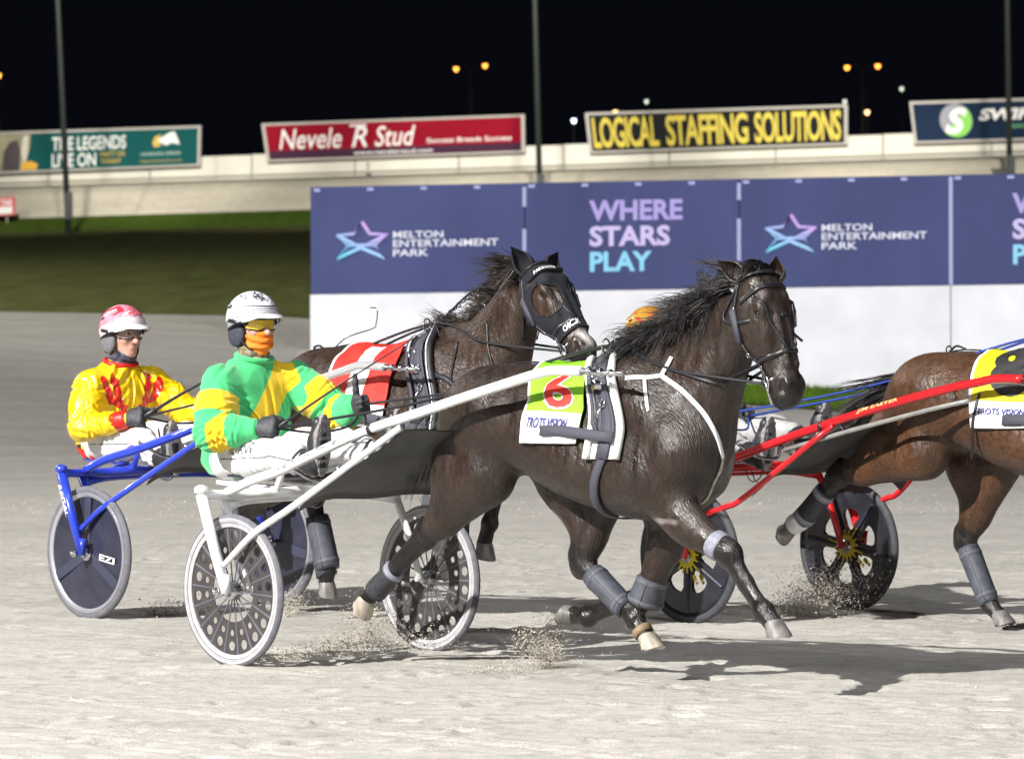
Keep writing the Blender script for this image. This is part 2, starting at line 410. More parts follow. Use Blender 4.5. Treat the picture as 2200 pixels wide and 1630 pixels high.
ph.add(quad_poly(Q, [(.215,.93),(.222,.75),(.26,.72),(.29,.80),(.285,.93)], .013), 3)
build('picture', ph, [M('pic_olive', (.28,.26,.16), .5, var=.5, vscale=.8), M('pic_dark', (.05,.035,.04), .5, var=.4, vscale=1), M('pic_silver', (.6,.58,.5), .5), M('pic_amber', (.7,.38,.02), .5)], t, smooth=False)

t, Q = billboard('red billboard with white script reading Nevele R Stud', ((562,266),(1127,246),(1128,328),(574,348)), 170.5, M('board_red', (.25, .008, .022), .9, spec=.06, var=.1, vscale=.4))
build('band', quad_plate(Q, .013, .73, .987, .945, .006, .004), M('board_plum', (.06, .025, .05), .9, spec=.06), t, smooth=False)
for s_, a, b in (('Nevele', .055, .30), ('R', .335, .40), ('Stud', .425, .585)):
    build('lettering', quad_text(Q, s_, a, .17, b, .70, .012, .006, .35), W_, t, smooth=False)
build('underline', quad_plate(Q, .335, .11, .40, .16, .013, .004), W_, t, smooth=False)
build('lettering', quad_text(Q, 'Success Breeds Success', .625, .53, .95, .66, .012, .012, .1), W_, t, smooth=False)
build('lettering', quad_text(Q, 'www.nevelerstud.com', .34, .79, .645, .90, .012, .012), W_, t, smooth=False)
t, Q = billboard('black billboard filled with tall yellow lettering', ((1257,243),(1821,225),(1821,311),(1267,330)), 170.5, M('board_black', (.018, .018, .02), .9, spec=.06))
for s_, a, b in (('LOGICAL', .022, .275), ('STAFFING', .305, .62), ('SOLUTIONS', .645, .975)):
    build('lettering', quad_text(Q, s_, a, .12, b, .885, .012, .022, 0, .9), Y_, t, smooth=False)
t, Q = billboard('navy billboard at far right with round green and grey emblem', ((1954,219),(2420,205),(2420,295),(1965,309)), 170.5, M('board_navy', (.014, .028, .062), .9, spec=.06, var=.2, vscale=.3))
em = MB(); ci = circ(1, 40)
cu_, cv_ = .207, .48
em.add(quad_poly(Q, [(cu_+.076*x, cv_+.40*y) for x, y in ci if x-y*.3 < .25 or True], .008), 0)
em.add(quad_poly(Q, [(cu_+.076*x, cv_+.40*y) for x, y in ci if x+y > -.15], .011), 1)
build('emblem', em, [M('emblem_grey', (.22, .23, .27), .5), M('emblem_green', (.16, .52, .03), .5)], t, smooth=False)
build('emblem_letter', quad_text(Q, 'S', cu_-.055, cv_-.30, cu_+.055, cv_+.32, .016, .04, .35), W_, t, smooth=False)
build('lettering', quad_text(Q, 'SWIFT', .315, .22, .62, .50, .012, .04, .25), W_, t, smooth=False)
build('lettering', quad_text(Q, 'SIGNS', .46, .60, .60, .70, .012, .01, .2), M('print_green', (.1, .4, .15), .5), t, smooth=False)
# small red and white sign on the inside of the far turn
Q = quadpts(((-60,428),(33,423),(33,462),(-60,468)), 158)
t = thing('trackside_sign', 'small red and white sign at the left edge of the photo below the far fence', 'sign', (Q[2]+Q[3])/2)
build('face', quad_plate(Q, 0, 0, 1, 1, 0, .06), M('sign_red', (.5,.03,.03), .5), t, smooth=False)
build('stripe', quad_plate(Q, .05, .52, .93, .9, .008, .006), W_, t, smooth=False)
build('lettering', quad_text(Q, 'TAB', .66, .12, .92, .46, .008, .02), W_, t, smooth=False)
for u in (.25, .8):
    p = onquad(Q, u, .95, -.1); build('post', tube([p, (p.x, p.y, float(HZ(p.x, p.y))-.2)], .03, 6), BSTEEL, t)

# ------------------------------------------------------------------ light poles
POLE = M('pole_steel', (.024, .030, .030), .6, metal=.1, var=.2, vscale=2)
for lab, tx, bx, by, Y in (('tall light pole at the left behind the THE LEGENDS billboard', 124, 147, 476, 149), ('tall light pole in the middle between the red and the yellow billboard', 1149, 1161, 440, 152), ('tall light pole at the right in front of the navy billboard', 2164, 2170, 420, 152)):
    a = atY(bx, by, Y); a.z = float(HZ(a.x, a.y))-.1; b = atY(tx, 0, Y); d = (b-a)/(b.z-a.z); top = a+d*24
    t = thing('light_pole', lab, 'light pole', a, 'tall poles round the infield')
    build('mast', tube([a, a+d*8, top], [.105, .09, .065], 12), POLE, t)
    build('base_box', obox(a+Vector((.02, -.16, 1.0)), (.13,0,0), (0,.1,0), (0,0,.45)), POLE, t, smooth=False)
    c = top; hd = MB()
    hd.add(obox(c+Vector((0,-.1,-.2)), (1.1,0,0), (0,.05,0), (0,0,.05)))
    for i in range(4): hd.add(lathe([(.12,-.1),(.2,.0),(.25,.22)], c+Vector((-.85+.57*i,-.25,-.3)), (0,-.6,-.8), 14))
    build('lamp_bracket', hd, POLE, t)
p = atY(790, 348, 168); b = atY(792, 398, 168)
t = thing('marker_post', 'thin marker post with a dark box below the red billboard', 'post', (b.x, b.y, float(HZ(b.x, b.y))))
build('post', tube([(b.x, b.y, float(HZ(b.x, b.y))-.1), p], .05, 8), BSTEEL, t)
build('box', obox(atY(792, 385, 167.9), (.11,0,0), (0,.08,0), (0,0,.2)), POLE, t, smooth=False)
p = atY(2155, 369, 150)
t = thing('cabinet', 'low dark cabinet at the foot of the right hand pole', 'cabinet', (p.x, p.y, float(HZ(p.x, p.y))))
build('cabinet_body', obox((p.x, p.y, (p.z+float(HZ(p.x,p.y)))/2), (.32,0,0), (0,.2,0), (0,0,max(.3,(p.z-float(HZ(p.x,p.y)))/2))), POLE, t, smooth=False)
build('cabinet_lid', obox((p.x, p.y, p.z+.06), (.36,0,0), (0,.24,0), (0,0,.04)), POLE, t, smooth=False)

# ------------------------------------------------------------------ distant street lamps
AMB = emis('lamp_amber', (1, .36, .05), 4.5); WWH = emis('lamp_warm', (1, .62, .25), 4.5); CWH = emis('lamp_cool', (.75, .88, 1), 5); DIM = emis('lamp_dim', (.8, .85, .7), 1.6)
LPOST = M('lamp_post_dark', (.006, .007, .008), .8)
def lamp(label, pts, mt, Y, size, pole=True, group='street lamps in the dark distance'):
    P = [atY(px, py, Y) for px, py in pts]; cx = sum(p.x for p in P)/len(P); zt = max(p.z for p in P)
    g = float(HZ(cx, Y)); t = thing('street_lamp', label, 'street lamp', (cx, Y, g), group)
    build('lamp_post', tube([(cx, Y, g), (cx, Y, zt-.25)], [.09, .05], 8), LPOST, t)
    for p in P:
        build('lamp_arm', tube(spline([(cx, Y, zt-.3), ((cx+p.x)/2, Y, zt+.02), (p.x, Y, p.z+.14)], 4), .03, 6), LPOST, t)
        build('lamp_head', lathe([(.05,.16),(size*.75,.12),(size*1.05,.02)], p, (0,0,1), 14), LPOST, t)
        build('bulb', lathe([(size*1.0,.02),(size*.85,-.12),(size*.4,-.2)], p, (0,0,1), 14), mt, t)
lamp('twin amber street lamp in the black sky above the gap left of the middle pole', [(980,146),(1042,139)], AMB, 240, .13)
lamp('twin amber street lamp in the black sky above the yellow lettered billboard', [(1820,143),(1886,140)], AMB, 240, .14)
lamp('single amber lamp at the left edge of the photo in the black sky', [(-3,160)], AMB, 240, .14)
lamp('cool white lamp beside the middle pole left of the yellow billboard', [(1233,257)], CWH, 240, .12)
lamp('amber lamp just above the top edge of the yellow billboard', [(1322,239)], WWH, 240, .12)
lamp('warm white lamp in the gap between the yellow and the navy billboard', [(1863,239)], WWH, 240, .12)
lamp('dim pale lamp above the left half of the yellow billboard', [(1389,216)], DIM, 260, .11)
lamp('dim pale lamp at the upper right corner of the yellow billboard', [(1815,216)], DIM, 260, .11)
lamp('dim pale lamp high left of the navy billboard', [(1937,189)], DIM, 260, .11)

# ------------------------------------------------------------------ blue and white hoarding
BLUEP = M('hoarding_blue', (.050, .060, .152), .75, spec=.12, var=.16, vscale=.8, bump=.7, bscale=2.2, bdist=.05, stretch=(1,1,.45))
WHB = M('hoarding_white', (.60, .61, .665), .5, var=.10, vscale=1.3, bump=.5, bscale=1.8, bdist=.03, detail=7)
def wpt(px, py):                                            # point on the hoarding's front
    d = ray(px, py); t_ = (67.2-.42*0)/(d.y+.42*d.x); return CAMP+d*t_
def wtop(px): return 402+(373-402)*(px-667)/1533
def wmid(px): return 632+(610-632)*(px-667)/1533
wall = thing('hoarding_wall', 'long hoarding with blue printed panels above and white boards below', 'hoarding', wpt(1400, 830))
seams = [667, 1127, 1588, 2043, 2500]
def wbox(x0, yt0, yt1, x1, yb0, yb1, off, th, toground=False):
    n = Vector((-.42, -1, 0)).normalized()
    a = [wpt(x0, yt0), wpt(x1, yt1), wpt(x1, yb1), wpt(x0, yb0)]
    if toground:
        for i in (2, 3): a[i] = Vector((a[i].x, a[i].y, float(HZ(a[i].x, a[i].y))-.1))
    for i, j in ((3, 0), (2, 1)): a[i] = Vector((a[j].x, a[j].y, a[i].z))
    fr = [p+n*off for p in a]; bk = [p-n*th for p in a]
    return fr+bk, [(3,2,1,0),(4,5,6,7),(0,1,5,4),(1,2,6,5),(2,3,7,6),(3,0,4,7)]
GR = D.materials.new('print_gradient'); GR.use_nodes = True
N, L = nodes(GR); tc = N.new('ShaderNodeTexCoord'); sx = N.new('ShaderNodeSeparateXYZ'); L.new(tc.outputs['Generated'], sx.inputs[0])
rp = N.new('ShaderNodeValToRGB'); ad = N.new('ShaderNodeMath'); ad.operation = 'MULTIPLY_ADD'
L.new(sx.outputs[0], ad.inputs[0]); ad.inputs[1].default_value = .35; mlt = N.new('ShaderNodeMath'); mlt.operation = 'MULTIPLY'; mlt.inputs[1].default_value = .65
L.new(sx.outputs[2], mlt.inputs[0]); L.new(mlt.outputs[0], ad.inputs[2]); L.new(ad.outputs[0], rp.inputs[0])
rp.color_ramp.elements[0].color = (.16, .55, .80, 1); rp.color_ramp.elements[1].color = (.50, .28, .66, 1); rp.color_ramp.elements[0].position = .15; rp.color_ramp.elements[1].position = .8
L.new(rp.outputs[0], N['Principled BSDF'].inputs['Base Color']); N['Principled BSDF'].inputs['Roughness'].default_value = .5
WN = Vector((-.42, -1, 0)).normalized()
def wtext(body, x0, yt, x1, yb, bold, off=.01, space=1.0):
    v, f, a = text2d(body, bold, 0, space)
    sl = lambda px: -(px-x0)*.0165
    return [wpt(x0+(x1-x0)*p[0], yb+(yt-yb)*p[1]+sl(x0+(x1-x0)*p[0]))+WN*off for p in v], f
PUR = M('print_lilac', (.30, .25, .56), .5); CYA = M('print_cyan', (.18, .48, .68), .5); LAV = M('print_lavender', (.44, .38, .64), .5)
WP = M('print_logo_white', (.62, .64, .74), .5)
for i in range(4):
    x0, x1 = seams[i]+(1.2 if i else 0), seams[i+1]-1.2
    b = build('blue_panel', wbox(x0, wtop(x0), wtop(x1), x1, wmid(x0), wmid(x1), .0, .07), BLUEP, wall, smooth=False)
    build('white_panel', wbox(x0, wmid(x0)+1.2, wmid(x1)+1.2, x1, 840, 840, .012, .06, True), WHB, wall, smooth=False)
    fx_ = MB()
    for k in range(4):
        px = x0+(x1-x0)*(k+.15)/4; p = wpt(px, wtop(px)+7)+WN*.004; fx_.add(obox(p, (.07,0,0), (0,.006,0), (0,0,.022)))
    build('fixing_clip', fx_, M('clip', (.3,.33,.6), .4), b, smooth=False)
    if i % 2 == 0:
        o = 0 if i == 0 else 921; dy = 0 if i == 0 else -15
        build('lettering', wtext('MELTON', 845+o, 497+dy, 953+o, 512+dy, .012), WP, b, smooth=False)
        build('lettering', wtext('ENTERTAINMENT', 845+o, 516+dy, 1071+o, 531+dy, .012), WP, b, smooth=False)
        build('lettering', wtext('PARK', 845+o, 536+dy, 921+o, 551+dy, .012), WP, b, smooth=False)
        S = [(779,477),(796,503),(833,504),(806,527),(829,554),(777,533),(727,555),(751,528),(726,506),(763,503)]
        st = [wpt(x+o, y+dy)+WN*.015 for x, y in S]
        em = MB(); em.add(tube(st, .034, 6, closed=True))
        for a_, c_ in (((751,528),(806,527)), ((726,506),(777,533)), ((777,533),(833,504))):
            em.add(tube([wpt(a_[0]+o, a_[1]+dy)+WN*.012, wpt(c_[0]+o, c_[1]+dy)+WN*.012], .029, 6))
        build('star_emblem', em, GR, b)
    else:
        o = 0 if i == 1 else 909; dy = 0 if i == 1 else -16
        build('lettering', wtext('WHERE', 1266+o, 431+dy, 1467+o, 475+dy, .035), PUR, b, smooth=False)
        build('lettering', wtext('STARS', 1267+o, 486+dy, 1440+o, 530+dy, .035), LAV, b, smooth=False)
        build('lettering', wtext('PLAY', 1268+o, 541+dy, 1401+o, 584+dy, .035), CYA, b, smooth=False)
SEAM = M('seam_strip', (.28, .30, .50), .5)
for px, segs in ((1127, ((402,444),(492,540))), (1588, ((393,430),(470,560))), (2043, ((380,612),))):
    for a, c in segs: build('seam_strip', wbox(px-4, a, a, px+4, c, c, .012, .0), SEAM, wall, smooth=False)
for px in (700, 1127, 1588, 2043):
    p = wpt(px, 600)-WN*-.0; q = p-WN*.9
    g = float(HZ(q.x, q.y)); build('brace', tube([p-WN*.09+Vector((0,0,.6)), (q.x, q.y, g)], .04, 6), BSTEEL, wall)
# ------------------------------------------------------------------ smooth solids: a signed distance field turned into one continuous skin
class Sdf:
    def __init__(s, lo, hi, h):
        s.lo = np.array(lo, float); s.h = h
        s.n = np.ceil((np.array(hi, float)-s.lo)/h).astype(int)+1
        s.g = [(s.lo[i]+h*np.arange(s.n[i])).astype(np.float32) for i in range(3)]
        s.D = np.full(tuple(s.n), .12, np.float32)
    def put(s, fn, lo, hi, k=.03, sub=False):
        mg = .05+k
        a = np.maximum(np.floor((np.array(lo)-mg-s.lo)/s.h).astype(int), 0)
        b = np.minimum(np.ceil((np.array(hi)+mg-s.lo)/s.h).astype(int)+1, s.n)
        if (b <= a).any(): return
        sl = tuple(slice(a[i], b[i]) for i in range(3))
        x = s.g[0][sl[0]][:, None, None]; y = s.g[1][sl[1]][None, :, None]; z = s.g[2][sl[2]][None, None, :]
        d = np.broadcast_to(fn(x, y, z), s.D[sl].shape).astype(np.float32); o = s.D[sl]
        if sub: d = -d; t = np.maximum(k-np.abs(o-d), 0)/k; s.D[sl] = np.maximum(o, d)+t*t*k*.25
        else: t = np.maximum(k-np.abs(o-d), 0)/k; s.D[sl] = np.minimum(o, d)-t*t*k*.25
    def cone(s, a, b, ra, rb, k=.03, sq=None, sub=False):
        a = np.array(a, float); b = np.array(b, float); R = max(ra, rb)
        if sq is not None: n = np.array(sq[0], float); n /= np.linalg.norm(n); kk = 1/sq[1]-1; sc = math.sqrt(min(1, sq[1]))
        def fn(x, y, z):
            q = [x-a[0], y-a[1], z-a[2]]; c = b-a
            if sq is not None:
                dn = (q[0]*n[0]+q[1]*n[1]+q[2]*n[2])*kk; q = [q[i]+n[i]*dn for i in range(3)]; c = c+n*(c@n)*kk
            L = max(c@c, 1e-9); t = np.clip((q[0]*c[0]+q[1]*c[1]+q[2]*c[2])/L, 0, 1)
            d = np.sqrt((q[0]-t*c[0])**2+(q[1]-t*c[1])**2+(q[2]-t*c[2])**2)-(ra+t*(rb-ra))
            return d*sc if sq is not None else d
        R2 = R*max(1, sq[1]) if sq is not None else R
        s.put(fn, np.minimum(a, b)-R2, np.maximum(a, b)+R2, k, sub)
    def chain(s, pts, rs, k=.03, sq=None):
        for i in range(len(pts)-1): s.cone(pts[i], pts[i+1], rs[i], rs[i+1], k, sq)
    def ell(s, c, r, k=.03, ax=None, sub=False):
        c = np.array(c, float); r = np.array(r, float)
        A = np.eye(3) if ax is None else np.array([np.array(v, float)/np.linalg.norm(v) for v in ax])
        def fn(x, y, z):
            q = (x-c[0], y-c[1], z-c[2]); p = [q[0]*A[i,0]+q[1]*A[i,1]+q[2]*A[i,2] for i in range(3)]
            k0 = np.sqrt(sum((p[i]/r[i])**2 for i in range(3))); k1 = np.sqrt(sum((p[i]/r[i]**2)**2 for i in range(3)))
            return k0*(k0-1)/np.maximum(k1, 1e-6)
        R = r.max(); s.put(fn, c-R, c+R, k, sub)
    def loft(s, o, u, v, st, k=.03):
        """st rows: t, top, bottom, half width, exponent, egg"""
        o = np.array(o, float); u = np.array(u, float); u /= np.linalg.norm(u); v = np.array(v, float); v -= u*(v@u); v /= np.linalg.norm(v); w = np.cross(u, v)
        st = np.array(st, float); T = st[:, 0]; tt = np.linspace(T[0], T[-1], 160)
        def crv(y):
            m_ = np.gradient(y, T); i = np.clip(np.searchsorted(T, tt)-1, 0, len(T)-2); hh = T[i+1]-T[i]; q = (tt-T[i])/hh
            return (2*q**3-3*q**2+1)*y[i]+(q**3-2*q**2+q)*hh*m_[i]+(-2*q**3+3*q**2)*y[i+1]+(q**3-q**2)*hh*m_[i+1]
        cs = [crv(st[:, j]) for j in range(1, st.shape[1])]
        def fn(x, y, z):
            q = (x-o[0], y-o[1], z-o[2])
            t = q[0]*u[0]+q[1]*u[1]+q[2]*u[2]; vv = q[0]*v[0]+q[1]*v[1]+q[2]*v[2]; ww = q[0]*w[0]+q[1]*w[1]+q[2]*w[2]
            tc = np.clip(t, T[0], T[-1]); C = [np.interp(tc, tt, c) for c in cs]
            vc = (C[0]+C[1])/2; vh = np.maximum((C[0]-C[1])/2, .004); wh = np.maximum(C[2], .004); e = C[3]
            a = (vv-vc)/vh; wh = wh*np.clip(1+C[4]*np.clip(a, -1.2, 1.2), .2, 2)
            qn = (np.abs(a)**e+np.abs(ww/wh)**e)**(1/e); d = (qn-1)*np.minimum(vh, wh)
            ex = np.abs(t-tc); return np.where(ex > 0, np.sqrt(np.maximum(d, 0)**2+ex**2), d)
        R = max(np.abs(st[:, 1]).max(), np.abs(st[:, 2]).max(), st[:, 3].max()*1.4)
        p0 = o+u*T[0]; p1 = o+u*T[-1]
        s.put(fn, np.minimum(p0, p1)-R, np.maximum(p0, p1)+R, k)
    def mesh(s, smooth=2):
        Dm = s.D; ins = Dm < 0
        c = np.zeros(tuple(s.n-1), np.int8)
        offs = [(i, j, k) for i in (0, 1) for j in (0, 1) for k in (0, 1)]
        nx, ny, nz = s.n
        for i, j, k in offs: c += ins[i:nx-1+i, j:ny-1+j, k:nz-1+k]
        I = np.argwhere((c > 0) & (c < 8)); idx = np.full(c.shape, -1, np.int64); idx[tuple(I.T)] = np.arange(len(I))
        V8 = np.stack([Dm[I[:, 0]+i, I[:, 1]+j, I[:, 2]+k] for i, j, k in offs], 1); O = np.array(offs, float)
        acc = np.zeros((len(I), 3)); cnt = np.zeros(len(I))
        for a in range(8):
            for b in range(a+1, 8):
                if np.abs(O[a]-O[b]).sum() != 1: continue
                m_ = (V8[:, a] < 0) != (V8[:, b] < 0)
                t = V8[m_, a]/(V8[m_, a]-V8[m_, b]); acc[m_] += O[a]+t[:, None]*(O[b]-O[a]); cnt[m_] += 1
        P = s.lo+s.h*(I+acc/cnt[:, None])
        F = []
        for ax in range(3):
            a1, a2 = [(1, 2), (2, 0), (0, 1)][ax]
            sl0 = [slice(None)]*3; sl1 = [slice(None)]*3; sl0[ax] = slice(0, -1); sl1[ax] = slice(1, None)
            A = ins[tuple(sl0)]; B = ins[tuple(sl1)]; E = np.argwhere(A != B)
            E = E[(E[:, a1] > 0) & (E[:, a2] > 0) & (E[:, a1] < s.n[a1]-1) & (E[:, a2] < s.n[a2]-1)]
            d1 = np.zeros(3, int); d1[a1] = 1; d2 = np.zeros(3, int); d2[a2] = 1
            q = np.stack([idx[tuple((E-d1-d2).T)], idx[tuple((E-d2).T)], idx[tuple(E.T)], idx[tuple((E-d1).T)]], 1)
            fl = ~A[tuple(E.T)]; q[fl] = q[fl][:, ::-1]; F.append(q)
        F = np.concatenate(F); F = F[(F >= 0).all(1)]
        for _ in range(smooth):
            S = np.zeros_like(P); n = np.zeros(len(P))
            for a in range(4):
                b = (a+1) % 4; np.add.at(S, F[:, a], P[F[:, b]]); np.add.at(S, F[:, b], P[F[:, a]])
                np.add.at(n, F[:, a], 1); np.add.at(n, F[:, b], 1)
            P = P*.5+.5*S/np.maximum(n, 1)[:, None]
        return P, F
def fbm(P, sc, seed=0, oct=3):
    """cheap smooth 3-D noise, about -1..1"""
    rg = np.random.default_rng(seed); P = np.asarray(P); out = np.zeros(len(P)); amp = 1; tot = 0
    for o in range(oct):
        for _ in range(5):
            d = rg.normal(size=3); d /= np.linalg.norm(d); out += amp*np.sin(P@d*sc*2*math.pi*rg.uniform(.6, 1.4)+rg.uniform(0, 6.28))/2.2
        tot += amp; amp *= .5; sc *= 2
    return out/tot
def nrm_of(P, F):
    n = np.zeros_like(P); a = np.cross(P[F[:, 2]]-P[F[:, 0]], P[F[:, 3]]-P[F[:, 1]])
    for i in range(4): np.add.at(n, F[:, i], a)
    return n/np.maximum(np.linalg.norm(n, axis=1), 1e-9)[:, None]
def seg(P, a, b):
    a = np.array(a, float); b = np.array(b, float); c = b-a; t = np.clip((P-a)@c/(c@c), 0, 1)
    return np.linalg.norm(P-a-t[:, None]*c, axis=1), t

def creases(P, nn, n, seed, wd=(.008,.015), ln=(.05,.11), amp=(.005,.010), pref=None, tilt=.5, mask=None):
    """sewn cloth gathered into folds: oriented grooves with a raised lip on either side"""
    rg = np.random.default_rng(seed); out = np.zeros(len(P)); ids = np.arange(len(P)) if mask is None else np.nonzero(mask)[0]
    if not len(ids): return out
    for _ in range(n):
        i = ids[rg.integers(len(ids))]; c = P[i]; nr = nn[i]; t = V3_(pref(c)) if pref else rg.normal(0, 1, 3)
        t = t/np.linalg.norm(t)+rg.normal(0, tilt*.6, 3); t -= nr*(t@nr); t /= np.linalg.norm(t)+1e-9; b = np.cross(nr, t)
        q = P-c; near_ = np.abs(q).max(1) < .26; q = q[near_]
        u = q@t; w_ = q@nr; v = q@b+.35*u*u/.1*rg.uniform(-1, 1); a, l, d = rg.uniform(*amp), rg.uniform(*ln), rg.uniform(*wd)
        e = np.exp(-(u/l)**2-(w_/.055)**2); out[near_] += a*e*(-1.15*np.exp(-(v/d)**2)+.75*np.exp(-((np.abs(v)-1.9*d)/d)**2))
    return out
def V3_(p): return np.array(p, float)
# ------------------------------------------------------------------ horses
def coat(name, col, dark, rough=.40):
    mt = D.materials.new(name); mt.use_nodes = True; N, L = nodes(mt); p = N['Principled BSDF']
    tc = N.new('ShaderNodeTexCoord')
    def noi(scale, st, det=3, rot=(0,0,0)):
        mp = N.new('ShaderNodeMapping'); mp.inputs['Scale'].default_value = st; mp.inputs['Rotation'].default_value = rot; L.new(tc.outputs['Object'], mp.inputs[0])
        n = N.new('ShaderNodeTexNoise'); n.inputs['Scale'].default_value = scale; n.inputs['Detail'].default_value = det; L.new(mp.outputs[0], n.inputs['Vector']); return n
    hair = noi(95, (.40, 2.0, .30), 3, (0, .45, 0)); patch = noi(5, (1, 1, 1), 5); wet = noi(16, (1.6, 1.6, .35), 5)
    a = N.new('ShaderNodeAttribute'); a.attribute_name = 'dark'
    mx = N.new('ShaderNodeMix'); mx.data_type = 'RGBA'; L.new(a.outputs['Fac'], mx.inputs[0]); mx.inputs[6].default_value = (*col, 1); mx.inputs[7].default_value = (*dark, 1)
    r = N.new('ShaderNodeValToRGB'); L.new(patch.outputs['Fac'], r.inputs[0]); r.color_ramp.elements[0].color = (.6, .6, .6, 1); r.color_ramp.elements[1].color = (1.2, 1.15, 1.1, 1)
    r.color_ramp.elements[0].position = .3; r.color_ramp.elements[1].position = .7
    m2 = N.new('ShaderNodeMix'); m2.data_type = 'RGBA'; m2.blend_type = 'MULTIPLY'; m2.inputs[0].default_value = 1; L.new(mx.outputs[2], m2.inputs[6]); L.new(r.outputs[0], m2.inputs[7])
    r2 = N.new('ShaderNodeValToRGB'); L.new(hair.outputs['Fac'], r2.inputs[0]); r2.color_ramp.elements[0].color = (.55, .55, .55, 1); r2.color_ramp.elements[1].color = (1.5, 1.45, 1.4, 1)
    r2.color_ramp.elements[0].position = .3; r2.color_ramp.elements[1].position = .72
    m3 = N.new('ShaderNodeMix'); m3.data_type = 'RGBA'; m3.blend_type = 'MULTIPLY'; m3.inputs[0].default_value = 1; L.new(m2.outputs[2], m3.inputs[6]); L.new(r2.outputs[0], m3.inputs[7])
    f = N.new('ShaderNodeAttribute'); f.attribute_name = 'pale'
    m4 = N.new('ShaderNodeMix'); m4.data_type = 'RGBA'; L.new(f.outputs['Fac'], m4.inputs[0]); L.new(m3.outputs[2], m4.inputs[6]); m4.inputs[7].default_value = (.62, .58, .56, 1)
    L.new(m4.outputs[2], p.inputs['Base Color'])
    mr = N.new('ShaderNodeMapRange'); L.new(wet.outputs['Fac'], mr.inputs[0]); mr.inputs[1].default_value = .35; mr.inputs[2].default_value = .65; mr.inputs[3].default_value = rough-.1; mr.inputs[4].default_value = rough+.16
    L.new(mr.outputs[0], p.inputs['Roughness']); p.inputs['Specular IOR Level'].default_value = .55
    p.inputs['Sheen Weight'].default_value = .05; p.inputs['Sheen Roughness'].default_value = .4
    ad = N.new('ShaderNodeMath'); ad.operation = 'MULTIPLY_ADD'; L.new(wet.outputs['Fac'], ad.inputs[0]); ad.inputs[1].default_value = .35; L.new(hair.outputs['Fac'], ad.inputs[2])
    b = N.new('ShaderNodeBump'); b.inputs['Strength'].default_value = 1.0; b.inputs['Distance'].default_value = .0055; L.new(ad.outputs[0], b.inputs['Height']); L.new(b.outputs[0], p.inputs['Normal'])
    return mt
def hairmat(name, col): return M(name, col, .38, var=.6, vscale=30, stretch=(1, 1, 1), spec=.6)
BLK_LEATHER = M('black_leather', (.018, .018, .022), .38, var=.3, vscale=60, bump=.3, bscale=220, bdist=.001)
WEBBING = M('grey_webbing', (.055, .055, .075), .7, var=.25, vscale=160, bump=.5, bscale=420, bdist=.0015)
WHITE_PAD = M('white_padding', (.72, .72, .70), .6, var=.06, vscale=25, bump=.3, bscale=60, bdist=.003)
WHITE_STRAP = M('white_strap', (.75, .76, .80), .42, var=.08, vscale=30)
CHROME = M('chrome', (.62, .62, .66), .22, metal=1.0)
BOOTG = M('boot_grey', (.058, .063, .082), .6, var=.32, vscale=22, bump=.6, bscale=120, bdist=.002)
HOOFM = M('hoof_horn', (.15, .14, .135), .5, var=.5, vscale=30, stretch=(1, 1, .3), bump=.3, bscale=80, bdist=.002)
HOOFP = M('hoof_pale', (.34, .30, .245), .5, var=.35, vscale=28, stretch=(1, 1, .4), bump=.3, bscale=80, bdist=.002)
EYE = M('eye', (.006, .004, .003), .04, spec=.9, coat=1.0)
MESHHOOD = M('hood_fabric', (.015, .015, .020), .72, var=.35, vscale=90, bump=.35, bscale=260, bdist=.002, sheen=.03, spec=.2)

